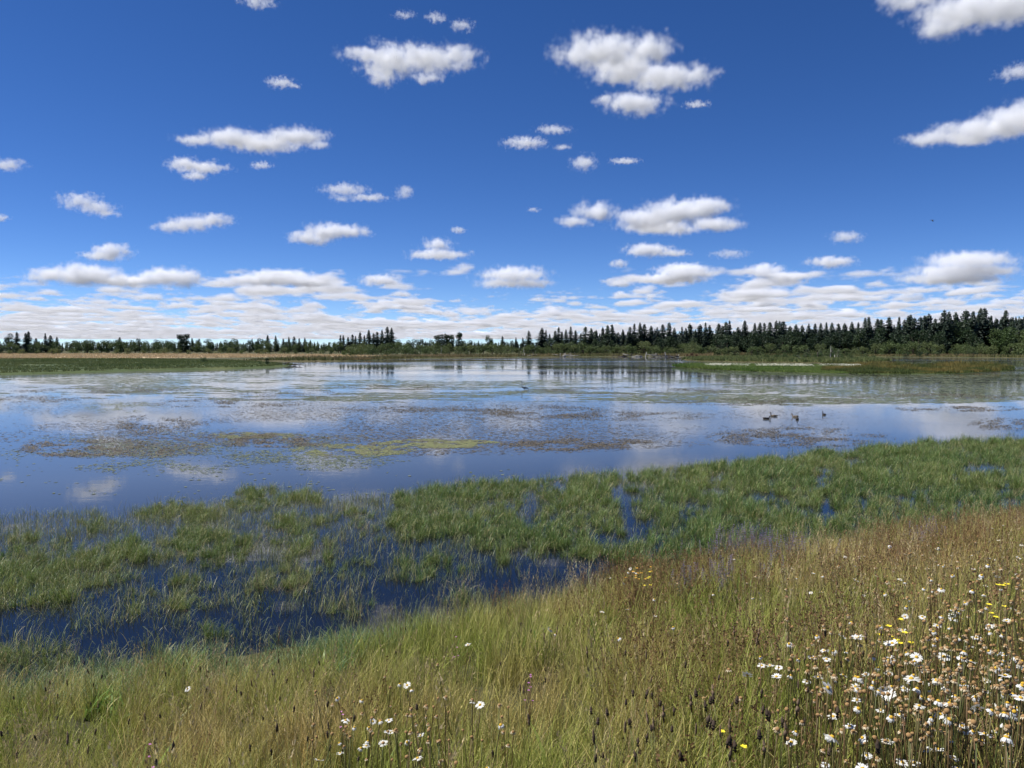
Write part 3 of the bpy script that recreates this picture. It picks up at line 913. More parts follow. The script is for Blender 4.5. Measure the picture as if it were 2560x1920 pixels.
M_MEADOW = leafy('meadow_blades', (0.255, 0.305, 0.046), (0.470, 0.350, 0.125), trans=0.25, source='TINT', alongtip=((0.52, 0.42, 0.17), 0.35))
M_LUSH = leafy('marsh_blades', (0.076, 0.158, 0.030), (0.190, 0.238, 0.055), trans=0.28, source='TINT', spec=0.35, rough=0.45, alongtip=((0.22, 0.26, 0.09), 0.35))
M_BLUE = leafy('bluish_blades', (0.130, 0.215, 0.080), (0.215, 0.265, 0.085), trans=0.28, source='TINT', spec=0.35, rough=0.45)
M_SHOOT = leafy('shoot_blades', (0.120, 0.180, 0.050), (0.300, 0.300, 0.130), trans=0.25, source='TINT', spec=0.35, rough=0.45)
M_STRAW = leafy('straw', (0.600, 0.480, 0.260), (0.380, 0.270, 0.130), trans=0.2, source='TINT')
M_BROWN = leafy('brown_stalks', (0.170, 0.085, 0.040), (0.300, 0.190, 0.090), trans=0.1, source='TINT')

def mk(nm, parts, mat):
    v, f, a = join_np(parts)
    return mesh_np(nm, v, f, mat, {'along': a})
rr_ = np.random.default_rng(101)
C_MEADOW = proto_collection('meadow_clump', [mk('meadow_clump', [blades_np(rr_, 50, 0.13, (0.18, 0.55), (0.0022, 0.0045), 0.22, 0.6, 3), blades_np(rr_, 16, 0.12, (0.10, 0.36), (0.005, 0.009), 0.35, 0.9, 4, kink=.15)], M_MEADOW) for _ in range(6)])
C_LUSH = proto_collection('marsh_clump', [mk('marsh_clump', [blades_np(rr_, 56, 0.13, (0.12, 0.50), (0.005, 0.013), 0.38, 0.85, 4, kink=0.24)], M_LUSH) for _ in range(6)])
C_BLUE = proto_collection('bluish_clump', [mk('bluish_clump', [blades_np(rr_, 60, 0.17, (0.20, 0.40), (0.004, 0.009), 0.28, 0.8, 4, kink=0.25)], M_BLUE) for _ in range(5)])
C_SHOOT = proto_collection('shoot_clump', [mk('shoot_clump', [blades_np(rr_, 10, 0.18, (0.10, 0.36), (0.004, 0.009), 0.35, 0.5, 4, kink=0.5)], M_SHOOT) for _ in range(8)])
C_STRAW = proto_collection('straw_clump', [mk('straw_clump', [seed_heads(rr_, 9, 0.16, (0.40, 0.72), 0.13, 0.012, 12), blades_np(rr_, 14, 0.15, (0.2, 0.55), (0.0018, 0.003), 0.35, 0.4, 3)], M_STRAW) for _ in range(6)])
M_WEED = leafy('weed_leaf', (0.130, 0.215, 0.036), (0.240, 0.300, 0.060), trans=0.3, source='TINT', spec=0.4, rough=0.4)
C_THATCH = proto_collection('thatch_clump', [mk('thatch_clump', [blades_np(rr_, 34, 0.20, (0.18, 0.50), (0.002, 0.005), 0.85, 0.5, 4, kink=0.35)], M_STRAW) for _ in range(5)])
C_WEED = proto_collection('leafy_weed', [mk('leafy_weed', [blades_np(rr_, 13, 0.05, (0.14, 0.34), (0.014, 0.030), 0.45, 0.8, 5, tip=0.02)], M_WEED) for _ in range(5)])
C_BROWN = proto_collection('stalk_clump', [mk('stalk_clump', [seed_heads(rr_, 10, 0.16, (0.35, 0.66), 0.20, 0.014, 16, 0.0022, 0.12, 0.007, 0.010)], M_BROWN) for _ in range(6)])

def field_points(n, x0, x1, y0, y1):
    x = nrg.uniform(x0, x1, n); y = nrg.uniform(y0, y1, n)
    z = bank_z(x, y)
    px, py = project(x, y, z)
    s = inland(x, y)
    ok = (px > -260) & (px < 2820) & (py < 2600) & (y > 1.2)
    return x[ok], y[ok], z[ok], px[ok], py[ok], s[ok]

def near_box(s):
    return s

# dense marsh patches, read off the photograph: (x, y, rx, ry, strength) in its pixels
K = 0.5787
PATCH = [(230,470,270,110,1.0),(60,560,130,90,1.0),(560,395,110,45,1.0),(890,380,205,68,1.0),(700,225,85,30,.8),(800,215,150,38,.8),(1220,160,170,28,.9),(1060,190,90,25,.5),
         (1300,265,150,38,.8),(1520,250,125,32,.8),(1280,330,200,45,.55),(1900,240,200,85,1.0),(1500,440,110,60,.6),(1830,460,115,58,.9),(1240,530,95,55,.8),(800,580,115,75,.75),
         (1100,590,40,50,.9),(600,620,85,60,.5),(920,740,45,50,.9),(160,850,180,55,1.0),(2160,360,90,60,.8),(2050,250,110,70,.9),(1290,400,60,70,.6),(420,270,70,30,.6),(1640,310,80,30,.5),
         (1550,660,140,40,.35),(1950,560,90,50,.4),(330,560,120,40,.5)]
PATCH = [(a * K, 1150 + b * K + 6, rx * K, ry * K, w) for a, b, rx, ry, w in PATCH]
BAND = [(985,1310),(985,1245),(1120,1222),(1250,1212),(1400,1196),(1500,1186),(1700,1172),(1900,1152),(2000,1142),(2200,1122),(2330,1106),(2560,1100),(2900,1092),(2900,1330),(2560,1330),(2400,1350),(2230,1390),(2020,1440),(1690,1470),(1600,1420),(1500,1405),(1380,1400),(1280,1392),(1180,1360),(1080,1335)]
GAPS = [(80,340,34,60),(60,420,40,60),(470,330,55,38),(500,400,60,40),(560,440,70,22),(1090,325,65,22),(1370,405,65,22),(1250,385,60,14),(2040,205,140,28),(2140,352,60,20),(420,520,90,35),(300,470,60,16),(880,300,45,14),(540,500,40,40),(700,250,40,10),(1480,170,70,12)]
GAPS = [(1280 + a * K, 1050 + b * K + 8, rx * K, ry * K) for a, b, rx, ry in GAPS]
def marsh_density(px, py):
    d = np.zeros(len(px))
    n = fbm(px / 55.0, py / 26.0, 71, 4)
    for cx, cy, rx, ry, w in PATCH:
        e = 1 - np.sqrt(((px - cx) / rx) ** 2 + ((py - cy) / ry) ** 2)
        d = np.maximum(d, np.clip((e + (n - 0.5) * 1.5 + 0.28) * 3.0, 0, 1) * w)
    band = inside(BAND, px + (n - .5) * 40, py + (fbm(px / 40.0, py / 20.0, 77) - .5) * 26).astype(float)
    for cx, cy, rx, ry in GAPS:
        e = 1 - np.sqrt(((px - cx) / rx) ** 2 + ((py - cy) / ry) ** 2)
        band *= 1 - np.clip((e + (n - 0.5) * 1.3 + 0.1) * 3.5, 0, 1)
    fine = fbm(px / 30.0, py / 14.0, 79, 3)
    band *= np.clip((fine - 0.22) * 6, 0.12, 1)
    return np.maximum(d, band)

# marsh
x, y, z, px, py, s = field_points(120000, -26, 40, 8, 44)
wet = (s < 0.35) & (y < 44)
x, y, z, px, py, s = (q[wet] for q in (x, y, z, px, py, s))
zz = np.maximum(z, -0.03)
px, py = project(x, y, zz)
dn = marsh_density(px, py)
keep = nrg.random(len(x)) < dn * 0.52
tl = fbm(x * 0.5, y * 0.5, 81) * 1.5 - 0.35 + np.where(px < 1000, 0.28, -0.05)
P = points(x[keep], y[keep], zz[keep], tl[keep] + nrg.normal(0, .18, keep.sum()), 6, 0.75, 1.15, 0.10)
hs = 0.45 + 0.95 * fbm(x[keep] * 1.1, y[keep] * 1.1, 83)
P['scl'] = P['scl'] * hs * np.where(px[keep] < 1000, 0.80, 0.86) * (0.55 + 0.45 * dn[keep])
scatter('marsh_grass', P, C_LUSH, 'lush green grass growing in the shallow marsh water')
kt = nrg.random(len(x)) < 0.045 * (dn > 0.3)
P = points(x[kt], y[kt], zz[kt], nrg.random(kt.sum()), 5, 0.5, 0.85, 0.15)
scatter('dead_marsh_blades', P, C_THATCH, 'dead tan blades among the green marsh grass')
# sparse shoots
near = np.clip(1 - np.abs(s + 3.5) / 4.5, 0, 1)
left = np.clip((1500 - px) / 400, 0.12, 1) * (py > 1235) * (py > 1290 - px * 0.05)
halo = np.clip(marsh_density(px, py + 14) + marsh_density(px + 16, py - 8) + marsh_density(px - 16, py - 4), 0, 1)
keep = nrg.random(len(x)) < (0.75 * left * np.clip(fbm(px / 70.0, py / 30.0, 87) * 2.6 - 0.62, 0.08, 1) + 0.14 * halo) * (s < 0)
P = points(x[keep], y[keep], np.full(keep.sum(), 0.0), nrg.random(keep.sum()), 8, 0.6, 1.1, 0.15)
scatter('water_shoots', P, C_SHOOT, 'sparse bent shoots standing in the dark shallow water', 'shoots')

# bank
x, y, z, px, py, s = field_points(60000, -16, 30, 1, 30)
dry = (s > 0.15)
x, y, z, px, py, s = (q[dry] for q in (x, y, z, px, py, s))
den = np.clip(s / 0.8, 0.3, 1)
keep = nrg.random(len(x)) < np.minimum(den * (0.46 + 0.5 * np.clip((5.5 - y) / 2.0, 0, 1)), 1)
n1 = fbm(x * 0.8, y * 0.8, 91, 4); n2 = fbm(x * 2.5, y * 2.5, 93, 3)
brown = np.clip((px - 1450) / 900, 0, 1) * 0.35 * np.clip((1900 - py) / 300, 0, 1) + np.clip((700 - px) / 700, 0, 1) * 0.14
tint = (n1 - 0.5) * 2.2 + (n2 - 0.5) * 1.4 + 0.20 + brown
lushl = np.clip(1.4 - s / 1.5, 0, 1) * np.clip((1200 - px) / 300, 0.25, 1)          # fresh bluish strip along the toe
kk = keep & (nrg.random(len(x)) > lushl * 0.9)
P = points(x[kk], y[kk], z[kk], tint[kk] + nrg.normal(0, .12, kk.sum()), 6, 0.75, 1.2, 0.10)
scatter('meadow_grass', P, C_MEADOW, 'olive and straw coloured meadow grass covering the near bank')
kb = (nrg.random(len(x)) < lushl * 0.5) & (s < 2.6)
P = points(x[kb], y[kb], z[kb], nrg.random(kb.sum()) * .7 + (n1[kb] - .5), 5, 0.75, 1.15, 0.12)
scatter('bank_edge_grass', P, C_BLUE, 'bluish green broad grass along the foot of the bank')
sp = np.clip((n2 - 0.40) * 2.6 + brown, 0, 1)
kt = nrg.random(len(x)) < 0.11 * np.clip((fbm(x * 1.4, y * 1.4, 95) - 0.35) * 4, 0.1, 1) * (s > 0.3)
P = points(x[kt], y[kt], z[kt], nrg.random(kt.sum()), 5, 0.7, 1.1, 0.15)
scatter('dead_thatch', P, C_THATCH, 'fallen tan blades matted between the meadow grass')
kw = nrg.random(len(x)) < 0.09 * np.clip((fbm(x * 0.9, y * 0.9, 99) - 0.50) * 8, 0.04, 1) * (s > 0.4)
P = points(x[kw], y[kw], z[kw], nrg.random(kw.sum()), 5, 0.8, 1.4, 0.12)
scatter('leafy_weeds', P, C_WEED, 'broad bright green leaves of weeds in the meadow grass', 'weeds')
ks = nrg.random(len(x)) < 0.17 * sp * (s > 0.8)
P = points(x[ks], y[ks], z[ks], nrg.random(ks.sum()), 6, 0.75, 1.15, 0.10)
scatter('straw_grass', P, C_STRAW, 'dry straw stems with seed heads among the meadow grass')
bz = np.clip((px - 1350) / 500, 0, 1) * np.clip((fbm(x * 0.9, y * 0.9, 97) - 0.36) * 4, 0, 1) * np.clip(1.1 - (py - 1780) / 200, 0.6, 1)
bz = np.clip(bz + 1.2 * np.exp(-((px - 1620) / 130) ** 2 - ((py - 1520) / 70) ** 2) + 0.6 * np.exp(-((px - 1260) / 60) ** 2 - ((py - 1540) / 50) ** 2), 0, 1)
kd = nrg.random(len(x)) < 0.5 * bz * (s > 0.5) + 0.02 * np.clip((n1 - .5) * 5, 0, 1)
P = points(x[kd], y[kd], z[kd], nrg.random(kd.sum()), 6, 0.7, 1.1, 0.10)
scatter('brown_stalks', P, C_BROWN, 'reddish brown dead flower stalks on the right of the bank', 'stalks')
# ------------------------------------------------------------------ floating weed on the lake
def flakes(name, x, y, size, stretch, mat, label, cat, lift=0.006, tilt=0.0, tint=None, kind='stuff', sides=6):
    n = len(x)
    a = nrg.uniform(0, 6.28, n)
    ang = np.arange(sides) * 2 * math.pi / sides
    r = size[:, None] * nrg.uniform(0.55, 1.25, (n, sides))
    lx = r * np.cos(ang) * stretch; ly = r * np.sin(ang)
    a = a if stretch < 1.5 else nrg.normal(0, 0.25, n)
    X = x[:, None] + lx * np.cos(a)[:, None] - ly * np.sin(a)[:, None]
    Y = y[:, None] + lx * np.sin(a)[:, None] + ly * np.cos(a)[:, None]
    Z = lift + nrg.uniform(0, 0.004, n)[:, None] + np.abs(nrg.normal(0, 1, (n, sides))) * tilt * size[:, None]
    v = np.stack([X, Y, Z], -1).reshape(-1, 3)
    b = np.arange(n)[:, None] * sides
    f = np.concatenate([b + np.array([0, k, k + 1]) for k in range(1, sides - 1)])
    t = np.repeat(nrg.random(n) if tint is None else tint, sides)
    o = link(name, mesh_np(name, v, f, mat, {'tint': t}), label=label, category=cat)
    if kind:
        o['kind'] = kind
    return o
W_BROWN = leafy('brown_weed', (0.070, 0.060, 0.042), (0.150, 0.125, 0.088), trans=0.0, source='GEO', rough=0.6)
W_GREEN = leafy('green_weed', (0.085, 0.105, 0.055), (0.165, 0.180, 0.100), trans=0.0, source='GEO', rough=0.6)
W_YELLOW = leafy('yellow_algae', (0.125, 0.135, 0.050), (0.210, 0.215, 0.085), trans=0.0, source='GEO', rough=0.6)

def px_scatter(cx, cy, rx, ry, n, power=0.5):
    """points on the water in an uneven patch around a photograph pixel"""
    m = n * 8
    a = nrg.uniform(0, 6.28, m); q = nrg.random(m) ** power
    px = cx + rx * q * np.cos(a); py = cy + ry * q * np.sin(a)
    nz = fbm(px / (rx * 0.22 + 6), py / (ry * 0.30 + 1.2), int(cx) % 97, 4)
    k = nrg.random(m) < np.clip((nz - 0.40) * 5.0, 0.03, 1) * (1 - q ** 2) ** 0.7
    px, py = px[k][:n], py[k][:n]
    c, s = math.cos(PITCH), math.sin(PITCH)
    zz = -(py - CY) / FPX; y2, z2 = c + s * zz, c * zz - s
    t = -EYE.z / z2
    return (px - CX) / FPX * t, y2 * t

MATS = [
 ('brown', 1290, 1030, 190, 15, 1500, 'long reddish brown weed mat in the middle of the lake below the heron'),
 ('brown', 960, 1024, 115, 7, 420, 'thin brown weed streak left of the long middle mat'),
 ('brown', 1580, 1040, 170, 10, 800, 'thin brown weed trail right of the long middle mat'),
 ('brown', 380, 1062, 110, 19, 800, 'dark brown weed mat at left above the pair of broad mats'),
 ('brown', 190, 1122, 110, 18, 1000, 'broad brown weed mat near the left edge'),
 ('brown', 380, 1120, 120, 20, 700, 'loose brown weed patch right of the broad left mat'),
 ('brown', 680, 1101, 120, 14, 900, 'brown weed mat between the left patches and the yellow algae'),
 ('brown', 110, 998, 125, 8, 500, 'dark weed streak along the left edge below the turf'),
 ('brown', 1460, 1111, 165, 13, 1300, 'grey brown weed mat above the near marsh right of the yellow algae'),
 ('brown', 2000, 1093, 180, 20, 1500, 'wide grey brown weed mat below the ducks'),
 ('brown', 2510, 1062, 70, 14, 450, 'brown weed patch at the right edge of the lake'),
 ('brown', 720, 985, 130, 12, 420, 'faint brown weed streak left of the heron'),
 ('yellow', 1090, 1109, 125, 9, 1600, 'bright yellow green algae mat in the near middle of the lake'),
 ('yellow', 880, 1126, 120, 13, 900, 'thin yellow algae patch left of the bright algae mat'),
 ('yellow', 640, 1089, 95, 7, 500, 'yellow algae streak behind the brown mats at left'),
 ('yellow', 330, 951, 150, 9, 700, 'pale green algae streak close to the left turf point'),
 ('yellow', 300, 1018, 90, 12, 320, 'small yellowish algae patches at left of the lake'),
 ('brown', 250, 976, 190, 7, 700, 'thin olive brown streak near the left turf point'),
 ('brown', 560, 1008, 170, 9, 700, 'thin brown streak at left between the turf and the mats'),
 ('brown', 1010, 968, 150, 6, 500, 'thin weed streak just left of the heron'),
 ('brown', 1560, 978, 230, 7, 900, 'long thin weed streak right of the heron'),
 ('brown', 1900, 1004, 210, 8, 900, 'thin weed streak above the ducks'),
 ('brown', 2330, 992, 200, 8, 900, 'thin weed streak in front of the golden reeds'),
 ('brown', 2400, 1022, 130, 6, 500, 'thin weed streak right of the single duck'),
]
for kind, cx, cy, rx, ry, n, lab in MATS:
    x, y = px_scatter(cx, cy, rx * 1.35, ry * 1.35, int(n * 3.2))
    d = y / 40.0
    if kind == 'brown':
        flakes('pondweed_mat', x, y, nrg.uniform(0.012, 0.036, len(x)) * np.sqrt(np.maximum(d, .6)), 2.0, W_BROWN, lab, 'pondweed', 0.006, 0.25, sides=5)
    else:
        flakes('algae_mat', x, y, nrg.uniform(0.02, 0.055, len(x)) * np.sqrt(np.maximum(d, .6)), 1.8, W_YELLOW, lab, 'algae', 0.006, 0.03, sides=5)
# thin film of green weed over the far half of the lake
m = 200000
px = nrg.uniform(-150, 2710, m); py = 900 + 125 * nrg.random(m) ** 0.85
c_, s_ = math.cos(PITCH), math.sin(PITCH)
zz = -(py - CY) / FPX; y2, z2 = c_ + s_ * zz, c_ * zz - s_
t_ = -EYE.z / z2
x, y = (px - CX) / FPX * t_, y2 * t_
big = fbm(px / 330.0, py / 13.0, 111, 3); fine = fbm(px / 80.0, py / 2.0, 113, 4)
right = np.clip((px - 1300) / 600, 0, 1) * np.exp(-((py - 985) / 30.0) ** 2) * 0.16
edge = np.exp(-((py - 945) / 22.0) ** 2) * 0.10
open_ = np.exp(-((px - 1080) / 240.0) ** 2 - ((py - 938) / 12.0) ** 2) * 0.4
k = (big * 0.55 + fine * 0.55 + right + edge - open_ > 0.592 + np.clip((py - 1000) / 60, 0, .3)) & (nrg.random(m) < 0.5)
x, y, px, py = x[k], y[k], px[k], py[k]
lim = y < 300
x, y = x[lim], y[lim]
flakes('green_pondweed', x, y, nrg.uniform(0.025, 0.075, len(x)) * np.sqrt(y / 45.0) * (1 + y / 200), 3.2, W_GREEN, 'thin film of grey green pondweed over the far half of the lake', 'pondweed', 0.006, 0.0)
x, y = px_scatter(700, 1050, 1500, 95, 26000, 0.5)
flakes('weed_flecks', x, y, nrg.uniform(0.014, 0.045, len(x)), 2.6, W_BROWN, 'scattered dark flecks of weed on the open water', 'pondweed', 0.006, 0.1)
x, y = px_scatter(520, 1130, 560, 60, 7000, 0.5)
flakes('green_flecks', x, y, nrg.uniform(0.015, 0.045, len(x)), 1.8, W_GREEN, 'loose olive flecks of weed around the left mats', 'pondweed', 0.006, 0.1, sides=5)
x, y = px_scatter(640, 1180, 760, 90, 240, 0.6)
flakes('floating_leaves', x, y, nrg.uniform(0.02, 0.06, len(x)), 1.3, W_GREEN, 'few small floating leaves on the near open water', 'leaves', 0.006, 0.05)

# ------------------------------------------------------------------ driftwood at the far shore
WOOD = noisy('weathered_wood', [(0.3, (0.30, 0.27, 0.23)), (0.6, (0.48, 0.45, 0.40)), (0.8, (0.62, 0.59, 0.54))], 1.5, stretch=(1, 1, 4))
WOOD_DARK = noisy('dark_wet_wood', [(0.3, (0.05, 0.04, 0.032)), (0.7, (0.12, 0.10, 0.08))], 1.5)
def pole(px, ybase, ytop, dist, lean, label, r=0.14, mat=WOOD, name='dead_pole'):
    """one leaning bleached post with a broken top"""
    p = at_depth(px, ybase, dist); p.z = min(p.z, 0.1)
    h = (ybase - ytop) / FPX * dist
    mb = MB()
    pts = [(0, 0, -0.6)] + [(lean * h * t + rng.uniform(-.03, .03), rng.uniform(-.03, .03), h * t) for t in (0.05, .35, .65, .9, 1.0)]
    mb.tube(pts, [r * 1.15, r * 1.1, r, r * .85, r * .65, r * .3], 8)
    e = bpy.data.objects.new(name, None); COL.objects.link(e); e.location = p; e['label'] = label; e['category'] = 'pole'; e['group'] = 'dead poles of the far shore'
    link('post', mb.mesh('post', mat), e)
    b = MB().tube([(lean * h * .55, 0, h * .55), (lean * h * .55 + h * .12, 0.1, h * .66)], [r * .5, r * .15], 6)
    link('branch_stub', b.mesh('branch_stub', mat), e)
    return e
def log_pile(px, py, dist, width, n, seed, label, dark=0.4, name='driftwood_pile', ztop=1.7):
    """tangle of logs and a root plate, each log a part"""
    r = random.Random(seed)
    p = at_depth(px, py, dist); p.z = 0.0
    e = bpy.data.objects.new(name, None); COL.objects.link(e); e.location = p; e['label'] = label; e['category'] = 'driftwood'; e['group'] = 'driftwood along the far shore'
    for i in range(n):
        mat = WOOD_DARK if r.random() < dark else WOOD
        x0 = r.uniform(-width / 2, width / 2); L = r.uniform(0.25, 0.55) * width; a = r.choice((-1, 1))
        zz = r.uniform(0.05, ztop * .5); up = r.uniform(-0.1, 0.5) * ztop; R0 = r.uniform(0.10, 0.22)
        pts = [(x0, r.uniform(-.6, .6), zz - .05), (x0 + a * L * .5, r.uniform(-.5, .5), zz + up * .4), (x0 + a * L, r.uniform(-.6, .6), zz + up)]
        mb = MB().tube(pts, [R0, R0 * .85, R0 * .45], 7)
        g = link('log', mb.mesh('log', mat), e)
        if r.random() < .6:
            q = pts[1]
            b = MB().tube([q, (q[0] + r.uniform(-.4, .4), q[1], q[2] + r.uniform(.4, ztop))], [R0 * .5, R0 * .12], 6)
            link('branch', b.mesh('branch', mat), g)
    # roots
    mb = MB()
    x0 = r.uniform(-.3, .3) * width
    for k in range(7):
        a = k * .9 + r.random()
        mb.tube([(x0, 0, .3), (x0 + math.cos(a) * .5, math.sin(a) * .3, .35 + abs(math.sin(a)) * .5), (x0 + math.cos(a) * .9, math.sin(a) * .5, .25 + abs(math.sin(a)) * ztop)], [.16, .1, .03], 6)
    link('root_plate', mb.mesh('root_plate', WOOD_DARK if dark > .3 else WOOD), e)
    return e
log_pile(1305, 891, 333, 7.0, 4, 1, 'pale driftwood tangle at the foot of the tall thin pole', .2)
log_pile(1411, 891, 340, 8.5, 6, 2, 'pale driftwood tangle with upright stubs left of the dark logs', .25)
log_pile(1547, 890, 345, 9.0, 4, 3, 'low dark drift log on the far shore', .8, ztop=.8)
log_pile(1578, 891, 345, 5.0, 3, 4, 'small pale drift stump right of the low dark log', .4)
log_pile(1625, 891, 340, 9.0, 6, 5, 'bleached driftwood heap left of the dark root heap', .3)
log_pile(1650, 891, 340, 8.0, 8, 6, 'dark root heap between the two bleached posts', .85, ztop=1.5)
log_pile(1694, 890, 320, 6.0, 4, 7, 'driftwood at the left of the reddish shrubs', .5)
log_pile(1215, 890, 340, 5.0, 2, 8, 'small pale drift log left of the tall thin pole', .1, ztop=.5)
log_pile(2080, 885, 245, 6.0, 4, 9, 'pale driftwood caught on the shrubby point', .1, ztop=1.6)
log_pile(1990, 884, 250, 2.5, 2, 10, 'small white stump on the left of the shrubby point', .0, ztop=1.5)
log_pile(700, 914.5, 171, 6.0, 5, 11, 'dark drift sticks off the tip of the left turf point', .9, ztop=.5)
pole(1309, 890, 866, 336, 0.01, 'tall thin bare pole standing above the middle driftwood', 0.09)
pole(1103, 888, 865, 365, 0.0, 'thin bare pole at the shore below the poplar row', 0.11)
pole(1568, 884, 866, 400, 0.0, 'thin pale pole in the thicket above the low dark log', 0.12)
pole(1614, 891, 879, 340, 0.22, 'left bleached post of the leaning pair at the driftwood heap', 0.20)
pole(1665, 891, 879, 340, -0.25, 'right bleached post of the leaning pair at the driftwood heap', 0.24)
pole(1400, 891, 882, 340, 0.1, 'short upright stub in the pale driftwood tangle', 0.18)
pole(1694, 889, 881, 320, 0.5, 'leaning pale post beside the reddish shrubs', 0.15)
pole(1210, 890, 884, 340, 0.0, 'short white post left of the tall thin pole', 0.16)
pole(2076, 898, 862, 245, 0.02, 'bare grey pole on the shrubby point', 0.10)
pole(2044, 890, 870, 250, 0.0, 'dark broken trunk on the shrubby point', 0.22, WOOD_DARK)

# ------------------------------------------------------------------ birds
def feather(name, c, c2):
    return noisy(name, [(0.35, c), (0.65, c2)], 14.0, rough=0.75)
F_HERON = feather('heron_plumage', (0.035, 0.042, 0.052), (0.075, 0.084, 0.10))
F_DARK = feather('dark_plumage', (0.022, 0.018, 0.016), (0.055, 0.045, 0.036))
F_BROWN = feather('brown_plumage', (0.11, 0.085, 0.06), (0.22, 0.175, 0.125))
F_WHITE = feather('white_plumage', (0.70, 0.70, 0.68), (0.80, 0.80, 0.79))
BILL = plain('bill', (0.32, 0.24, 0.06), 0.4)
LEGM = plain('bird_leg', (0.06, 0.055, 0.045), 0.6)
def wader(name, px, py, dist, h, facing, mat, label, sink=0.0):
    """heron or egret: body with S-neck and head one mesh; bill, wings, legs and crest are parts. Faces -x for facing=1"""
    e = bpy.data.objects.new(name, None); COL.objects.link(e)
    p = at_depth(px, py, dist); p.z = 0.0
    e.location = p; e.scale = (facing * h, h, h); e['label'] = label; e['category'] = 'bird'
    # unit: eye height 1 above the water, body deep in the water
    spine = [(0.66, 0, 0.10), (0.52, 0, 0.13), (0.36, 0, 0.18), (0.20, 0, 0.205), (0.06, 0, 0.20), (-0.06, 0, 0.215), (-0.15, 0, 0.29), (-0.205, 0, 0.40), (-0.215, 0, 0.52), (-0.19, 0, 0.64), (-0.165, 0, 0.76), (-0.175, 0, 0.86), (-0.215, 0, 0.925), (-0.27, 0, 0.945), (-0.33, 0, 0.935), (-0.37, 0, 0.93)]
    rad = [(0.02, 0.012), (0.06, 0.045), (0.10, 0.085), (0.125, 0.115), (0.12, 0.115), (0.085, 0.09), (0.05, 0.055), 0.044, 0.038, 0.036, 0.035, 0.036, 0.042, 0.046, 0.032, 0.014]
    link('body', MB().tube(spine, rad, 10).mesh('body', mat), e)
    link('bill', MB().tube([(-0.36, 0, 0.932), (-0.45, 0, 0.926), (-0.545, 0, 0.918)], [0.017, 0.012, 0.002], 6).mesh('bill', BILL), e)
    link('crest', MB().tube([(-0.25, 0, 0.965), (-0.17, 0, 0.955), (-0.09, 0, 0.925)], [0.012, 0.008, 0.002], 5).mesh('crest', F_DARK if mat is F_HERON else mat), e)
    for s in (-1, 1):
        link('wing', MB().tube([(0.0, s * 0.085, 0.24), (0.2, s * 0.115, 0.235), (0.42, s * 0.085, 0.18), (0.62, s * 0.03, 0.11)], [(0.02, 0.05), (0.03, 0.085), (0.025, 0.06), (0.008, 0.012)], 8).mesh('wing', mat), e)
        link('leg', MB().tube([(0.16, s * 0.05, 0.12), (0.15, s * 0.05, -0.2), (0.17, s * 0.05, -0.5)], [0.022, 0.014, 0.012], 6).mesh('leg', LEGM), e)
    return e
wader('heron', 1309, 974, 73, 0.80, 1, F_HERON, 'grey heron with raised neck wading in the middle of the lake')
wader('egret', 1703, 908, 202, 0.95, 1, F_WHITE, 'white egret standing off the left tip of the island')
def duck(px, py, dist, az, mat, label, name='duck', L=0.44, headup=1.0, look=0.0):
    """swimming duck facing +x before rotation"""
    e = bpy.data.objects.new(name, None); COL.objects.link(e)
    p = at_depth(px, py, dist); p.z = 0.0
    e.location = p; e.rotation_euler = (0, 0, az); e.scale = (L, L, L); e['label'] = label; e['category'] = 'duck'; e['group'] = 'ducks on the lake'
    hz = 0.20 * headup
    spine = [(-0.52, 0, 0.17), (-0.44, 0, 0.12), (-0.28, 0, 0.07), (-0.05, 0, 0.05), (0.18, 0, 0.06), (0.32, 0, 0.10), (0.39, 0, 0.17), (0.41, 0, 0.17 + hz * .6), (0.43, look * .02, 0.17 + hz), (0.49, look * .05, 0.21 + hz), (0.56, look * .08, 0.20 + hz), (0.60, look * .1, 0.18 + hz)]
    rad = [(0.03, 0.012), (0.10, 0.04), (0.165, 0.10), (0.20, 0.145), (0.18, 0.14), (0.12, 0.11), (0.075, 0.075), 0.055, 0.060, 0.075, 0.055, 0.02]
    link('body', MB().tube(spine, rad, 12).mesh('body', mat), e)
    link('bill', MB().tube([(0.58, look * .09, 0.185 + hz), (0.66, look * .12, 0.165 + hz), (0.72, look * .14, 0.16 + hz)], [(0.035, 0.022), (0.036, 0.014), (0.025, 0.006)], 8).mesh('bill', BILL), e)
    for s in (-1, 1):
        link('wing', MB().tube([(0.18, s * 0.15, 0.13), (0.0, s * 0.175, 0.15), (-0.22, s * 0.14, 0.15), (-0.46, s * 0.05, 0.175)], [(0.015, 0.05), (0.02, 0.075), (0.018, 0.055), (0.006, 0.01)], 8).mesh('wing', mat), e)
    return e
duck(1916, 1048.5, 42.6, 0.1, F_DARK, 'dark duck facing right, front left of the pair', headup=.8)
duck(1935, 1042, 44.2, math.pi - .15, F_BROWN, 'brown duck with raised neck facing left behind the dark one', headup=1.7)
duck(1988, 1044, 43.8, 2.3, F_BROWN, 'brown duck half hidden behind the dark middle duck', headup=1.0)
duck(1993, 1050, 42.2, 1.2, F_DARK, 'dark duck seen from behind in the middle of the group', headup=1.2)
duck(2060, 1038, 45.2, 1.55, F_DARK, 'single dark duck swimming away at the right of the group', headup=1.3)
duck(567, 921.5, 148, 2.2, F_DARK, 'dark goose on the shore of the left turf point', 'goose', 0.7, 1.9)
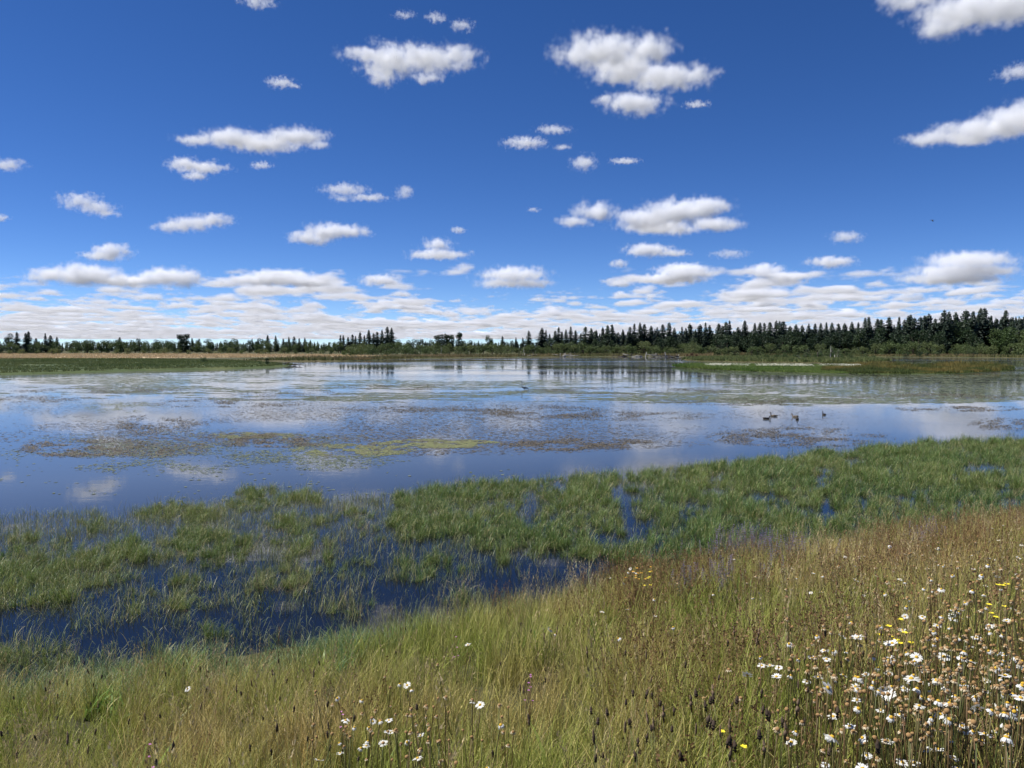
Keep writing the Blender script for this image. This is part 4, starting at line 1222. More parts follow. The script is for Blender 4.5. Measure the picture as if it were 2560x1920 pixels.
# bird on the wing
e = bpy.data.objects.new('flying_bird', None); COL.objects.link(e); e.location = at_depth(2331, 551, 140); e.rotation_euler = (0.25, 0.0, 0.1)
e['label'] = 'small dark bird flying in the right half of the sky'; e['category'] = 'bird'
link('body', MB().tube([(0, 0.26, 0.01), (0, 0.18, 0.03), (0, 0.05, 0.0), (0, -0.12, -0.06), (0, -0.30, -0.2)], [0.02, 0.05, 0.09, 0.07, (0.06, 0.01)], 10).mesh('body', F_DARK), e)
for s in (-1, 1):
    mb = MB()
    mb.tube([(0, 0.08, 0.02), (s * 0.20, 0.12, 0.10), (s * 0.38, 0.05, 0.04), (s * 0.52, -0.10, 0.0)], [(0.09, 0.025), (0.10, 0.018), (0.07, 0.012), (0.015, 0.004)], 8)
    link('wing', mb.mesh('wing', F_DARK), e)

# ------------------------------------------------------------------ flowers of the bank
def on_bank(px, py, h):
    """ground point whose plant of height h shows its head at the pixel"""
    d = ray(px, py)
    t = np.arange(1.5, 40, 0.03)
    x, y, z = d.x * t, t, EYE.z + d.z * t
    g = np.maximum(bank_z(x, y), 0.0)
    k = np.nonzero(z <= g + h)[0]
    return Vector((x[k[0]], y[k[0]], g[k[0]])) if len(k) else None
PETAL = leafy('white_petal', (0.66, 0.64, 0.56), (0.78, 0.77, 0.73), trans=0.25, rough=0.6)
PETAL_OLD = leafy('withered_petal', (0.52, 0.38, 0.20), (0.68, 0.58, 0.40), trans=0.2, rough=0.8)
DISC = plain('yellow_disc', (0.55, 0.33, 0.03), 0.8)
DISC_OLD = plain('brown_disc', (0.30, 0.175, 0.07), 0.9)
STEM = leafy('daisy_stem', (0.09, 0.11, 0.03), (0.17, 0.10, 0.045), trans=0.0)
def petals_mesh(seed, n, R, droop, wfac, mat, miss=0.05, fold=0.0):
    r = random.Random(seed)
    mb = MB()
    for k in range(n):
        if r.random() < miss:
            continue
        a = 2 * math.pi * k / n + r.uniform(-.12, .12)
        dr = droop + r.uniform(-.25, .25)
        L = R * r.uniform(.8, 1.08); w = R * wfac * r.uniform(.8, 1.15)
        c, s = math.cos(a), math.sin(a); u = Vector((-s, c, 0)); o = Vector((c, s, 0))
        p0 = o * R * .28 + Vector((0, 0, .0))
        p1 = o * (R * .28 + L * .42 * math.cos(dr)) + Vector((0, 0, -L * .42 * math.sin(dr) + .001))
        d2 = dr + fold
        p2 = p1 + o * L * .38 * math.cos(d2) + Vector((0, 0, -L * .38 * math.sin(d2)))
        mb.quad(p0 - u * w * .3, p0 + u * w * .3, p1 + u * w * .55, p1 - u * w * .55)
        mb.quad(p1 - u * w * .55, p1 + u * w * .55, p2 + u * w * .35, p2 - u * w * .35)
    return mb.mesh('petals', mat, smooth=False)
def disc_mesh(R, hgt, mat):
    mb = MB().tube([(0, 0, -hgt * .6), (0, 0, -hgt * .1), (0, 0, hgt * .4), (0, 0, hgt * .85)], [R * .55, R, R * .85, R * .4], 9)
    return mb.mesh('disc', mat)
def stem_mesh(seed, mat, r0=0.0022):
    r = random.Random(seed)
    bx, by = r.uniform(-.07, .07), r.uniform(-.07, .07)
    mb = MB().tube([(bx, by, -0.03), (bx * .7, by * .7, .35), (bx * .2, by * .2, .75), (0, 0, 1.0)], [r0 * 1.1, r0, r0 * .9, r0 * .8], 5)
    return mb.mesh('stem', mat)
FRESH = [petals_mesh(k, 17, 0.026, d, .30, PETAL) for k, d in enumerate((0.05, 0.25, 0.5, -0.25))]
DROOP = [petals_mesh(10 + k, 15, 0.024, d, .30, PETAL, .15, .5) for k, d in enumerate((0.8, 1.05))]
OLD = [petals_mesh(20 + k, 14, 0.019, d, .28, PETAL_OLD, .22, .6) for k, d in enumerate((0.5, 0.9, 1.2))]
D_FRESH, D_OLD = disc_mesh(.0085, .007, DISC), disc_mesh(.0098, .009, DISC_OLD)
STEMS = [stem_mesh(k, STEM) for k in range(6)]
def daisy(px, py, h, kind, label, group, size=1.0):
    g = on_bank(px, py, h)
    if g is None:
        return
    e = bpy.data.objects.new('daisy', None); COL.objects.link(e)
    e.location = g; e['label'] = label; e['category'] = 'daisy'; e['group'] = group; e.empty_display_size = .05
    st = link('stem', STEMS[rng.randrange(6)], e); st.scale = (1, 1, h); st.rotation_euler = (0, 0, rng.uniform(0, 6.28))
    pool = {'fresh': FRESH, 'droop': DROOP, 'old': OLD, 'bald': None}[kind]
    tilt = Euler((rng.gauss(0.12, .33), rng.gauss(-0.1, .33), rng.uniform(0, 6.28)))
    if pool:
        m = link('petals', pool[rng.randrange(len(pool))], e); m.location = (0, 0, h); m.rotation_euler = tilt; m.scale = (size,) * 3
    d = link('disc', D_FRESH if kind in ('fresh', 'droop') else D_OLD, e); d.location = (0, 0, h + .001); d.rotation_euler = tilt; d.scale = (size,) * 3
WHAT = {'fresh': 'fresh white daisy', 'droop': 'white daisy with drooping petals', 'old': 'withered tan daisy', 'bald': 'bare brown daisy head'}
def daisies(n, sample, where, group, mix, hr, size=(0.9, 1.25)):
    for i in range(n):
        px, py = sample()
        u, kind = rng.random(), 'bald'
        for k, w in mix:
            if u < w:
                kind = k; break
            u -= w
        daisy(px, py, rng.uniform(*hr), kind, WHAT[kind] + ' ' + where, group, rng.uniform(*size))
def patch_right():
    while True:
        px, py = rng.uniform(1890, 2600), rng.uniform(1545, 1860)
        w = min(1, (px - 1870) / 420) * min(1, (py - 1530) / 120 + .15) * (1.15 - max(0, (py - 1720) / 240))
        if py > 1600 - (px - 1900) * .08 and rng.random() < w:
            return px, py
def patch_mid():
    while True:
        px, py = rng.gauss(1000, 135), rng.gauss(1830, 60)
        if 1690 < py < 1915 and 760 < px < 1290:
            return px, py
def patch_far():
    while True:
        px = rng.uniform(1480, 2590); py = rng.uniform(1290, 1560)
        low = 1430 - (px - 1480) * .125
        if py > low and (py < low + 120 or px > 2200) and rng.random() < (0.35 + .65 * (px > 2050)):
            return px, py
daisies(205, patch_right, 'in the dense daisy patch at lower right', 'daisies of the lower right patch', [('fresh', .17), ('droop', .21), ('old', .40)], (.42, .66), (.68, 1.05))
daisies(44, patch_mid, 'in the small daisy group at bottom centre', 'daisies of the bottom centre group', [('fresh', .12), ('droop', .16), ('old', .34)], (.42, .62), (.62, .9))
daisies(60, patch_far, 'among the brown stalks on the far part of the bank', 'daisies among the brown stalks', [('fresh', .45), ('droop', .35), ('old', .15)], (.42, .62), (.6, .9))
for px, py, kind, lab in ((1200, 1764, 'fresh', 'single large fresh daisy right of the bottom centre group'), (1375, 1574, 'fresh', 'upper white daisy of the pair in the middle of the bank'), (1388, 1586, 'droop', 'lower white daisy of the pair in the middle of the bank'),
                          (1683, 1569, 'droop', 'lone white daisy in the yellow green grass'), (1546, 1598, 'droop', 'lone drooping daisy left of the middle of the bank'), (1000, 1712, 'droop', 'left one of two small white daisies above the bottom group'),
                          (1018, 1716, 'fresh', 'right one of two small white daisies above the bottom group'), (469, 1723, 'fresh', 'lone small daisy at lower left of the bank'), (1852, 1752, 'old', 'orange tan daisy head above the plantain heads'), (1822, 1675, 'old', 'small tan daisy head left of the dense patch'),
                          (1868, 1692, 'fresh', 'tiny white daisy left of the dense patch'), (797, 1906, 'fresh', 'white daisy at the bottom edge left of the group'), (1170, 1614, 'fresh', 'small white daisy near the bank edge at centre')):
    daisy(px, py, .52, kind, lab, 'single daisies', .95)

# the many smaller daisies beyond the nearest three hundred: one mass
def merged(name, pieces):
    V, F, M, o, mats = [], [], [], 0, []
    for me, mw in pieces:
        co = np.empty(len(me.vertices) * 3, dtype=np.float32); me.vertices.foreach_get('co', co)
        co = co.reshape(-1, 3); w = np.array(mw)
        V.append(co @ w[:3, :3].T + w[:3, 3])
        if me.materials[0] not in mats:
            mats.append(me.materials[0])
        for p in me.polygons:
            F.append([o + i for i in p.vertices]); M.append(mats.index(me.materials[0]))
        o += len(co)
    me = bpy.data.meshes.new(name)
    me.from_pydata(np.concatenate(V).tolist(), [], F)
    for m in mats:
        me.materials.append(m)
    me.polygons.foreach_set('material_index', M)
    return me
mass = []
for k in range(9):
    kind = ('fresh', 'old', 'bald', 'old', 'droop', 'bald', 'old', 'old', 'old')[k]
    h = .38 + .03 * k
    tl = Euler((rng.gauss(0.1, .3), rng.gauss(-.1, .3), 0)).to_matrix().to_4x4()
    top = Matrix.Translation((0, 0, h)) @ tl
    pc = [(STEMS[k % 6], Matrix.Diagonal((1, 1, h, 1)))]
    pool = {'fresh': FRESH, 'droop': DROOP, 'old': OLD, 'bald': None}[kind]
    if pool:
        pc.append((pool[k % len(pool)], top @ Matrix.Scale(.75, 4)))
    pc.append((D_FRESH if kind in ('fresh', 'droop') else D_OLD, top @ Matrix.Scale(.8, 4)))
    mass.append(merged('daisy_mass_piece', pc))
C_MASS = proto_collection('daisy_mass_piece', mass)
xs, ys, zs = [], [], []
for i in range(760):
    u = rng.random()
    px, py = patch_right() if u < .62 else patch_far() if u < .82 else patch_mid() if u < .90 else (rng.uniform(2250, 2600), rng.uniform(1400, 1600))
    g = on_bank(px, py, .5)
    if g:
        xs.append(g.x); ys.append(g.y); zs.append(g.z)
xs, ys, zs = np.array(xs), np.array(ys), np.array(zs)
scatter('small_daisies', points(xs, ys, zs, nrg.random(len(xs)), 9, .8, 1.2, .1), C_MASS, 'mass of smaller and withered daisies between the larger heads', 'daisies')

# plantain and foxtail heads
SPIKE = plain('dark_seed_spike', (0.060, 0.040, 0.026), .9)
SPIKE2 = plain('tan_seed_spike', (0.17, 0.115, 0.07), .9)
def spike_mesh(seed, mat, L, R0):
    r = random.Random(seed)
    n = 7
    return MB().tube([(r.uniform(-.001, .001), r.uniform(-.001, .001), L * k / (n - 1)) for k in range(n)], [R0 * q * r.uniform(.9, 1.1) for q in (.45, .9, 1.05, 1.0, .9, .7, .3)], 7).mesh('seed_head', mat)
SPK = [spike_mesh(1, SPIKE, .035, .0055), spike_mesh(2, SPIKE, .028, .006), spike_mesh(3, SPIKE2, .065, .005), spike_mesh(4, SPIKE2, .05, .0045)]
GSTEM = [stem_mesh(30 + k, leafy('spike_stem', (.10, .12, .03), (.16, .14, .05), 0), .0013) for k in range(4)]
def spike_plant(px, py, h, k, label, group, size=1.0):
    g = on_bank(px, py, h)
    if g is None:
        return
    e = bpy.data.objects.new('seed_spike', None); COL.objects.link(e); e.location = g; e.empty_display_size = .05
    e.rotation_euler = (rng.gauss(0, .12), rng.gauss(0, .12), rng.uniform(0, 6.28))
    e['label'] = label; e['category'] = 'seed spike'; e['group'] = group
    st = link('stem', GSTEM[rng.randrange(4)], e); st.scale = (1, 1, h)
    hd = link('seed_head', SPK[k], e); hd.location = (0, 0, h); hd.scale = (size,) * 3
for i in range(62):
    px, py = rng.gauss(1740, 190), rng.uniform(1745, 1915)
    k = rng.choice((0, 0, 1, 2, 3))
    spike_plant(px, py, rng.uniform(.42, .62), k, ('dark' if k < 2 else 'tan') + ' seed spike in the clump at bottom right of centre', 'seed spikes at bottom right of centre', rng.uniform(1.0, 1.5))
for i in range(56):
    px, py = rng.uniform(0, 900), rng.uniform(1660, 1915)
    k = rng.choice((0, 0, 1, 3))
    spike_plant(px, py, rng.uniform(.42, .60), k, ('dark' if k < 2 else 'tan') + ' seed spike on the left part of the bank', 'seed spikes on the left of the bank', rng.uniform(.9, 1.3))
for i in range(40):
    px, py = rng.uniform(950, 2500), rng.uniform(1560, 1760)
    k = rng.choice((0, 1, 2, 3))
    spike_plant(px, py, rng.uniform(.42, .60), k, ('dark' if k < 2 else 'tan') + ' seed spike in the middle of the bank', 'seed spikes in the middle of the bank', rng.uniform(.9, 1.2))

# purple mint
MINT = leafy('mint_flower', (0.30, 0.22, 0.34), (0.42, 0.34, 0.46), .2)
MINT_LEAF = leafy('mint_leaf', (0.05, 0.075, 0.03), (0.09, 0.10, 0.05), .2)
def mint_spike(seed):
    r = random.Random(seed)
    mb = MB()
    for k in range(11):
        z = .52 + .46 * k / 11
        R0 = .022 * (1 - .6 * k / 11)
        for q in range(7):
            a = r.uniform(0, 6.28)
            c = Vector((math.cos(a) * R0, math.sin(a) * R0, z + r.uniform(-.004, .004)))
            u = Vector((-math.sin(a), math.cos(a), 0)) * .007
            mb.quad(c - u, c + u, c * 1.0 + u * .6 + Vector((0, 0, .010)), c - u * .6 + Vector((0, 0, .010)))
    fl = mb.mesh('blossom', MINT, False)
    sb = MB().tube([(0, 0, -.03), (r.uniform(-.02, .02), r.uniform(-.02, .02), .5), (0, 0, 1)], [.003, .0024, .001], 5)
    for k in range(14):
        a, z = r.uniform(0, 6.28), r.uniform(.1, .6)
        o = Vector((math.cos(a), math.sin(a), .3)); u = Vector((-math.sin(a), math.cos(a), 0)) * .011
        p = Vector((0, 0, z))
        sb.quad(p, p + o * .03 + u, p + o * .06, p + o * .03 - u)
    return fl, sb.mesh('leafy_stem', MINT_LEAF, False)
MS = [mint_spike(k) for k in range(4)]
def mint(cx, cy, w, n, label, h=.75):
    g0 = on_bank(cx, cy, h * .7)
    e = bpy.data.objects.new('purple_mint', None); COL.objects.link(e); e.location = g0; e['label'] = label; e['category'] = 'flowering plant'
    for i in range(n):
        x, y = rng.gauss(0, w), rng.gauss(0, w * .8)
        fl, st = MS[rng.randrange(4)]
        hh = h * rng.uniform(.65, 1.1)
        gz = float(bank_z(np.array([g0.x + x]), np.array([g0.y + y]))[0])
        s = link('leafy_stem', st, e); s.location = (x, y, max(gz, 0) - g0.z); s.scale = (1, 1, hh); s.rotation_euler = (rng.gauss(0, .12), rng.gauss(-.08, .16), rng.uniform(0, 6))
        f = link('blossom', fl, s)
mint(1855, 1350, .33, 80, 'tall purple grey mint clump between green marsh and brown stalks')
mint(1780, 1425, .28, 45, 'low purple mint clump left in front of the tall one', .5)
mint(1985, 1360, .25, 34, 'thin greenish mint clump right of the tall purple one', .65)
mint(2305, 1330, .25, 16, 'dark purplish mint stalks on the right of the bank', .6)
# yellow flowers
YEL = plain('yellow_petal', (0.75, 0.60, 0.03), .6)
ORA = plain('orange_petal', (0.60, 0.30, 0.03), .7)
PINK = plain('pink_petal', (0.42, 0.15, 0.34), .7)
def yellow_plant(px, py, n, w, mat, label, name='yellow_flower', h=.6, size=1.0):
    g0 = on_bank(px, py, h)
    e = bpy.data.objects.new(name, None); COL.objects.link(e); e.location = g0; e['label'] = label; e['category'] = 'flower'
    sb = MB()
    for i in range(n):
        x, y, z = rng.gauss(0, w), rng.gauss(0, w), h + rng.uniform(-.14, .05)
        sb.tube([(0, 0, -.02), (x * .3, y * .3, z * .55), (x, y, z)], [.003, .002, .0012], 5)
        mb = MB()
        for k in range(5):
            a = k * 1.2566 + rng.random()
            o = Vector((math.cos(a), math.sin(a), .25)) * .015 * size; u = Vector((-math.sin(a), math.cos(a), 0)) * .006 * size
            mb.quad(Vector((0, 0, 0)), o * .6 + u, o, o * .6 - u)
        f = link('blossom', mb.mesh('blossom', mat, False), e); f.location = (x, y, z)
    link('stem', sb.mesh('stem', STEM), e)
yellow_plant(2240, 1545, 9, .04, YEL, 'bright yellow flower cluster left above the dense daisies', size=1.2)
yellow_plant(2520, 1487, 8, .045, YEL, 'yellow flower cluster at the right edge of the bank', size=1.1)
yellow_plant(1600, 1428, 12, .08, ORA, 'orange yellow flower cluster at the bank edge by the water', 'orange_flower', size=1.1)
yellow_plant(1632, 1438, 5, .05, YEL, 'small yellow flowers just right of the orange cluster', size=1.1)
yellow_plant(1813, 1788, 1, .01, YEL, 'single tiny yellow flower above the seed spikes', h=.5, size=1.0)
yellow_plant(1873, 1838, 1, .01, YEL, 'single small yellow flower among the seed spikes', h=.5, size=1.1)
yellow_plant(1325, 1701, 7, .02, PINK, 'small pink flower head in the middle of the bank', 'pink_flower', .5, .6)
yellow_plant(372, 1880, 7, .02, PINK, 'small pink flower head at lower left', 'pink_flower', .5, .6)
yellow_plant(857, 1763, 4, .02, PINK, 'tiny pink flower above the bottom centre daisies', 'pink_flower', .5, .6)
yellow_plant(1142, 1607, 4, .02, PINK, 'tiny pink flower beside the small white daisy near the bank edge', 'pink_flower', .5, .6)
# dead sticks in the marsh
def stick(px, py, az, an, L, label, mat=WOOD, r0=.006):
    p = on_ground(px, py)
    e = link('dead_stick', MB().tube([(0, 0, -.1), (L * .5 * math.sin(an) * math.cos(az), L * .5 * math.sin(an) * math.sin(az), L * .5 * math.cos(an)), (L * math.sin(an) * math.cos(az) * 1.05, L * math.sin(an) * math.sin(az), L * math.cos(an) + .02)], [r0, r0 * .8, r0 * .3], 6).mesh('dead_stick', mat), loc=p, label=label, category='stick')
stick(757, 1288, .3, .22, .62, 'pale upright dead stick in the marsh grass at mid left')
stick(185, 1360, 2.6, .9, .75, 'long dark slanting stick in the left marsh grass', WOOD_DARK)
stick(655, 1505, 2.2, .6, .7, 'dark slanting stick standing in the near pool', WOOD_DARK)
stick(2060, 1180, .4, .9, .5, 'short dark stick by the small pool at right', WOOD_DARK)
# ------------------------------------------------------------------ clouds (volumes, 1.2 km up)
def cloud_material(name, dens, aniso=0.0):
    m = bpy.data.materials.new(name)
    m.use_nodes = True
    n, l = m.node_tree.nodes, m.node_tree.links
    n.clear()
    out = n.new('ShaderNodeOutputMaterial')
    v = n.new('ShaderNodeVolumePrincipled')
    v.inputs['Color'].default_value = (0.995, 0.995, 0.998, 1)
    v.inputs['Density'].default_value = dens
    v.inputs['Anisotropy'].default_value = aniso
    l.new(v.outputs[0], out.inputs['Volume'])
    return m

def fnode(t, kind, **kw):
    n = t.nodes.new(kind)
    for k, v in kw.items():
        setattr(n, k, v)
    return n

def math_n(t, op, a, b=None, c=None, clamp=False):
    n = fnode(t, 'ShaderNodeMath', operation=op, use_clamp=clamp)
    for i, x in enumerate((a, b, c)):
        if x is None:
            continue
        if isinstance(x, (int, float)):
            n.inputs[i].default_value = x
        else:
            t.links.new(x, n.inputs[i])
    return n.outputs[0]

def vmath(t, op, a, b=None):
    n = fnode(t, 'ShaderNodeVectorMath', operation=op)
    for i, x in enumerate((a, b)):
        if x is None:
            continue
        if isinstance(x, (tuple, list, Vector)):
            n.inputs[i].default_value = x
        else:
            t.links.new(x, n.inputs[i])
    return n.outputs['Value'] if op in ('LENGTH', 'DOT_PRODUCT') else n.outputs[0]

def noise_n(t, vec, scale, detail=4, rough=0.55, w=None):
    n = fnode(t, 'ShaderNodeTexNoise')
    n.noise_dimensions = '3D'
    n.inputs['Scale'].default_value = scale
    n.inputs['Detail'].default_value = detail
    n.inputs['Roughness'].default_value = rough
    t.links.new(vec, n.inputs['Vector'])
    return n.outputs[0]

def volume_object(name, lo, hi, res, build, mat):
    """an object whose geometry nodes fill the box lo..hi with a density grid"""
    me = bpy.data.volumes.new(name)
    o = bpy.data.objects.new(name, me)
    COL.objects.link(o)
    t = bpy.data.node_groups.new(name, 'GeometryNodeTree')
    t.interface.new_socket('Geometry', in_out='INPUT', socket_type='NodeSocketGeometry')
    t.interface.new_socket('Geometry', in_out='OUTPUT', socket_type='NodeSocketGeometry')
    t.nodes.new('NodeGroupInput')
    go = t.nodes.new('NodeGroupOutput')
    vc = t.nodes.new('GeometryNodeVolumeCube')
    vc.inputs['Min'].default_value = lo
    vc.inputs['Max'].default_value = hi
    for k, r in zip('XYZ', res):
        vc.inputs['Resolution ' + k].default_value = int(r)
    pos = t.nodes.new('GeometryNodeInputPosition').outputs[0]
    t.links.new(build(t, pos), vc.inputs['Density'])
    sm = t.nodes.new('GeometryNodeSetMaterial')
    sm.inputs['Material'].default_value = mat
    t.links.new(vc.outputs[0], sm.inputs[0])
    t.links.new(sm.outputs[0], go.inputs[0])
    md = o.modifiers.new('volume', 'NODES')
    md.node_group = t
    me.materials.append(mat)
    return o

V = 1.15726      # table below is in pixels of a 2212-wide view of the photograph
CLOUDS = [
 # label, density factor, raggedness, lobes (x, y, rx, ry)
 ('ragged white cloud high up, left of the largest cloud', 0.9, 1.0, [(790,116,48,18),(850,130,66,32),(920,128,72,30),(985,122,46,22),(825,166,28,22),(922,170,30,14)]),
 ('largest white cloud high up with a separate lower lobe', 1.1, 0.85, [(1300,112,76,36),(1400,106,42,30),(1245,120,40,14),(1345,150,62,32),(1430,166,80,30),(1505,163,40,18),(1372,224,66,28),(1305,216,24,12)]),
 ('long white cloud above the smaller ragged one at mid left', 1.0, 0.75, [(425,303,42,11),(500,298,58,22),(570,310,70,22),(640,294,56,20),(690,314,22,9)]),
 ('small ragged cloud just below the long white cloud', 0.8, 0.9, [(402,355,32,17),(442,362,42,15),(420,380,24,12)]),
 ('tiny wisp right of the small ragged cloud below the long cloud', 0.45, 1.2, [(565,357,20,9)]),
 ('faint ragged cloud toward the left edge at mid height', 0.6, 1.0, [(175,435,36,18),(212,450,34,14),(232,462,24,9)]),
 ('bright wedge cloud between the ragged left one and the lens cloud', 0.9, 0.75, [(370,490,34,14),(420,482,46,18),(466,474,36,14)]),
 ('bright lens shaped cloud left of the picture centre', 1.3, 0.65, [(670,514,44,17),(710,500,48,20),(756,500,42,16)]),
 ('flat based cloud with a peaked top near the centre', 0.95, 0.75, [(945,550,60,12),(945,530,33,16)]),
 ('small puff just above the peaked cloud near the centre', 0.5, 0.8, [(990,497,17,8)]),
 ('small rounded cloud at left above the low cloud bank', 1.1, 0.7, [(242,543,36,15),(222,553,38,11)]),
 ('large bright double cloud right of the centre', 1.4, 0.7, [(1290,458,46,24),(1240,479,36,10),(1390,476,56,26),(1460,458,66,30),(1520,450,52,26),(1540,486,56,16),(1430,492,86,14)]),
 ('small flat cloud under the large bright double cloud', 0.9, 0.75, [(1400,540,48,14),(1450,547,36,7)]),
 ('small puff left of the flat cloud under the double cloud', 0.7, 0.8, [(1337,570,20,9)]),
 ('lone oval cloud at right above the cloud bank', 0.7, 0.7, [(1830,512,32,14)]),
 ('faint grey wisp right of the flat cloud', 0.3, 1.0, [(1575,549,34,10)]),
 ('broken small cloud pair below the largest cloud', 0.55, 1.0, [(1135,308,42,15),(1195,280,30,11),(1215,318,18,8)]),
 ('small round cloud under the broken cloud pair', 0.6, 0.9, [(1262,353,26,20)]),
 ('tiny pointed cloud right of the small round cloud', 0.6, 0.9, [(1350,348,28,9)]),
 ('tiny wisp at the right foot of the largest cloud', 0.5, 1.1, [(1505,225,22,9)]),
 ('big white cloud cut by the top right corner', 1.0, 0.75, [(2100,22,95,34),(2035,55,38,24),(2190,8,80,38),(1960,2,50,16)]),
 ('long wedge cloud at the right edge of the sky', 1.0, 0.7, [(2020,300,60,15),(2110,284,76,24),(2190,262,60,32),(2090,302,46,16),(2260,240,60,36)]),
 ('small cloud at the right edge between the two big ones', 0.5, 0.9, [(2205,155,34,17)]),
 ('faint broken cloud in the middle of the left sky', 0.45, 1.0, [(745,410,44,15),(795,427,42,10),(735,430,20,9)]),
 ('faint small puff right of the broken left cloud', 0.4, 1.0, [(872,415,18,17)]),
 ('small wisp high on the left of the ragged cloud', 0.45, 1.1, [(605,178,24,12),(632,185,14,7)]),
 ('tiny puff at the top left of the two top wisps', 0.4, 1.2, [(943,38,18,11)]),
 ('tiny puff at the top right of the two top wisps', 0.4, 1.2, [(998,55,20,13)]),
 ('faint top wisp left of the two puffs', 0.3, 1.2, [(873,32,20,8)]),
 ('cloud scrap cut by the top edge at left', 0.5, 1.1, [(557,2,30,14)]),
 ('cloud scrap cut by the left edge', 0.5, 0.9, [(12,355,30,14)]),
 ('tiny cloud scrap at the left edge below the other', 0.6, 0.9, [(0,470,16,8)]),
 ('tiny faint puff left of the double cloud', 0.35, 0.9, [(1153,453,14,7)]),
 ('long bright low cloud at far left of the bank', 1.5, 0.65, [(108,596,42,14),(185,594,66,19),(262,606,56,12)]),
 ('bright low cloud touching the long far left one', 1.4, 0.65, [(345,598,46,17),(392,600,44,16)]),
 ('long low cloud left of the centre with sloping top', 1.2, 0.65, [(600,600,80,15),(560,604,70,12),(660,610,60,9)]),
 ('small low cloud right of the long sloping one', 1.1, 0.7, [(820,606,42,12)]),
 ('stacked grey low cloud at the centre of the bank', 0.9, 0.7, [(1110,594,70,18),(1090,612,62,10),(1140,612,50,12)]),
 ('bright dome shaped low cloud right of the centre', 1.4, 0.65, [(1478,586,58,15),(1440,603,80,9)]),
 ('low cloud left of the bright dome', 1.1, 0.7, [(1340,610,36,11)]),
 ('bright low cloud right of the bright dome', 1.3, 0.65, [(1648,586,40,16),(1700,600,46,12)]),
 ('small dome cloud above the bright low one at right', 0.9, 0.7, [(1795,566,46,11)]),
 ('tall layered grey cloud at the right of the bank', 0.9, 0.65, [(2095,563,78,15),(2080,585,92,13),(2050,602,90,10)]),
]
def build_cloud(label, df, rag, lobes, i, alt=1200.0, vox=42):
    L = [(x*V, y*V, a*V, b*V) for x, y, a, b in lobes]
    L = [(x, y, a*0.97, b*0.97) for x, y, a, b in L]
    mx = sum(q[0]*q[2] for q in L)/sum(q[2] for q in L); my = sum(q[1]*q[3] for q in L)/sum(q[3] for q in L)
    d0 = ray(mx, my)
    depth = min((alt - EYE.z)/d0.z, 26000)
    px = depth/FPX*d0.length
    cen = EYE + d0*depth
    ell = []
    for k, (x, y, a, b) in enumerate(L):
        dl = ray(x, y)
        high = min(1.0, max(0.0, (d0.z - 0.10)/0.12))       # clouds well above the eye show their undersides: their lobes lie side by side at one height
        dd = rng.uniform(-0.35, 0.35)*a*px*(1 - high)
        flat = min(alt/max(dl.z, 0.02), depth*1.6)
        c = EYE + dl*((depth + dd)*(1 - high) + flat*high)
        ell.append((c - cen, Vector((a*px*1.25, max(max(0.55*a, 0.9*b)*px*1.15, b*px*1.9*high), b*px*(1.2 - 0.35*high)))))
    lo = Vector([min(c[j]-1.15*r[j] for c, r in ell) for j in range(3)])
    hi = Vector([max(c[j]+1.15*r[j] for c, r in ell) for j in range(3)])
    size = hi - lo
    big = max(size)
    step = big/ (vox*2.2)
    bmean = sum(r.z for c, r in ell)/len(ell)
    def build(t, pos):
        best = None
        s0 = 1.0/(bmean*1.6)
        wob = fnode(t, 'ShaderNodeTexNoise'); wob.inputs['Scale'].default_value = s0*0.9; wob.inputs['Detail'].default_value = 3
        off = (i*13.7*bmean, i*5.1*bmean, 0)
        p0 = vmath(t, 'ADD', pos, off)
        t.links.new(p0, wob.inputs['Vector'])
        wv = vmath(t, 'MULTIPLY', vmath(t, 'SUBTRACT', wob.outputs['Color'], (0.5, 0.5, 0.5)), (bmean*1.2,)*3)
        pw = vmath(t, 'ADD', pos, wv)
        for c, r in ell:
            q = vmath(t, 'MULTIPLY', vmath(t, 'SUBTRACT', pw, c), (1/r.x, 1/r.y, 1/r.z))
            e = math_n(t, 'SUBTRACT', 1.0, vmath(t, 'LENGTH', q))
            best = e if best is None else math_n(t, 'SMOOTH_MAX', best, e, 0.06)
        n1 = noise_n(t, p0, s0*1.7, 6, 0.68)
        n2 = noise_n(t, p0, s0*6.5, 3, 0.6)
        f = math_n(t, 'MULTIPLY_ADD', math_n(t, 'SUBTRACT', n1, 0.54), 3.6*rag, best)
        f = math_n(t, 'MULTIPLY_ADD', math_n(t, 'SUBTRACT', n2, 0.5), 0.75, f)
        return math_n(t, 'POWER', math_n(t, 'MULTIPLY', f, 1.7, clamp=True), 1.5)
    dens = df * 1.45 / bmean
    o = volume_object('cloud', lo, hi, [max(8, s/step) for s in size], build, cloud_material('cloud_vapour', dens))
    o.location = cen
    o.data.render.space = 'WORLD'
    o.data.render.step_size = step * 2.0
    o['label'] = label; o['category'] = 'cloud'; o['group'] = 'cumulus clouds'; 
    return o, bmean
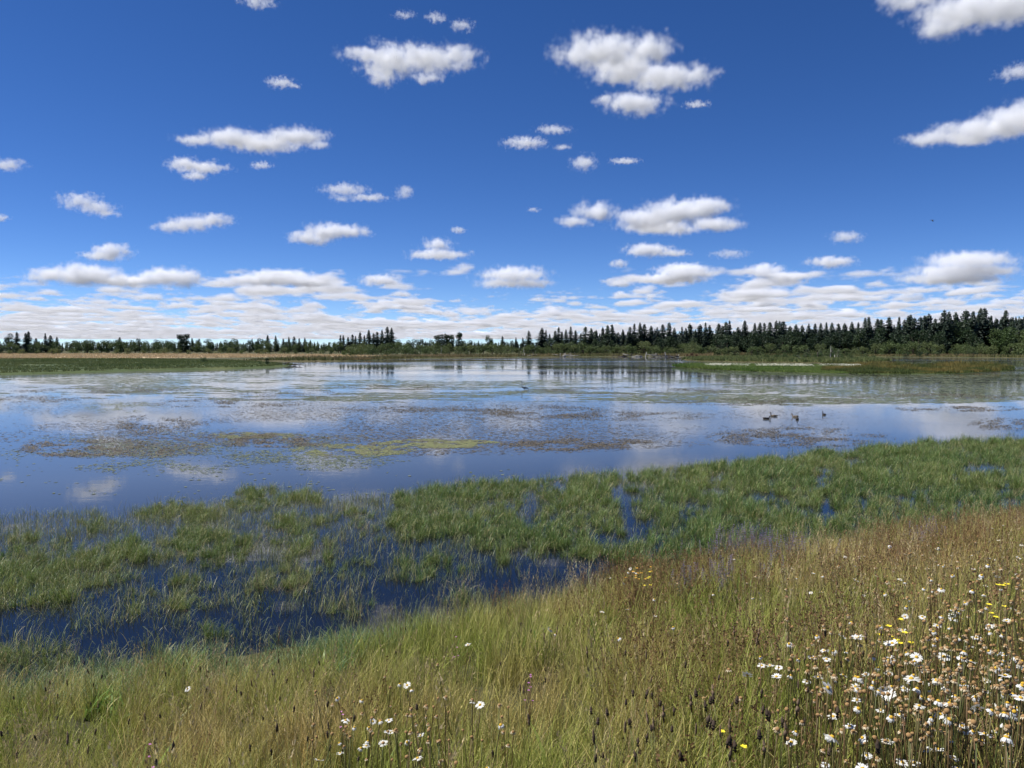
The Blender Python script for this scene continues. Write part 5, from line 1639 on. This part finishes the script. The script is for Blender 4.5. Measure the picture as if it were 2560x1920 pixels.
for i, (lab, df, rag, lobes) in enumerate(CLOUDS):
    build_cloud(lab, df, rag, lobes, i)

def deck(y0, y1, half, res, c0, c1, label):
    mat = cloud_material('cloud_deck_vapour', 0.0065)
    lo, hi = Vector((-half, y0, 1130 - y1 ** 2 / 12742000.0)), Vector((half, y1, 1490 - y0 ** 2 / 12742000.0))
    def build(t, pos):
        sep = fnode(t, 'ShaderNodeSeparateXYZ'); t.links.new(pos, sep.inputs[0])
        drop = math_n(t, 'DIVIDE', math_n(t, 'POWER', sep.outputs['Y'], 2.0), 12742000.0)      # the earth's curve
        z = math_n(t, 'ADD', sep.outputs['Z'], drop)
        p = vmath(t, 'MULTIPLY', pos, (1, 0.8, 2.4))
        big = noise_n(t, p, 1/4600.0, 2, 0.5)
        med = noise_n(t, p, 1/1000.0, 4, 0.66)
        cover = fnode(t, 'ShaderNodeMapRange'); t.links.new(sep.outputs['Y'], cover.inputs[0])
        for i, v in enumerate((y0, y1, c0, c1)):
            cover.inputs[i + 1].default_value = v
        f = math_n(t, 'ADD', math_n(t, 'MULTIPLY', math_n(t, 'SUBTRACT', med, 0.5), 2.2), math_n(t, 'MULTIPLY', math_n(t, 'SUBTRACT', big, 0.5), 0.9))
        f = math_n(t, 'ADD', f, cover.outputs[0])
        zt = math_n(t, 'DIVIDE', math_n(t, 'SUBTRACT', z, 1150), 320)
        f = math_n(t, 'SUBTRACT', f, math_n(t, 'MULTIPLY', zt, 0.42))
        base = math_n(t, 'MULTIPLY', zt, 12, clamp=True)
        return math_n(t, 'MULTIPLY', math_n(t, 'MULTIPLY', f, 8.0, clamp=True), base)
    o = volume_object('clouds', lo, hi, res, build, mat)
    o.data.render.space = 'WORLD'
    o.data.render.step_size = y0 * 0.016
    o['label'] = label; o['category'] = 'clouds'; o['kind'] = 'stuff'
deck(11500, 24000, 18500, (560, 220, 20), -0.17, -0.02, 'broken flat cloud rows above the horizon cloud layer')
deck(24000, 68000, 47000, (640, 300, 30), -0.02, 0.05, 'distant grey and white cloud layer low over the horizon')
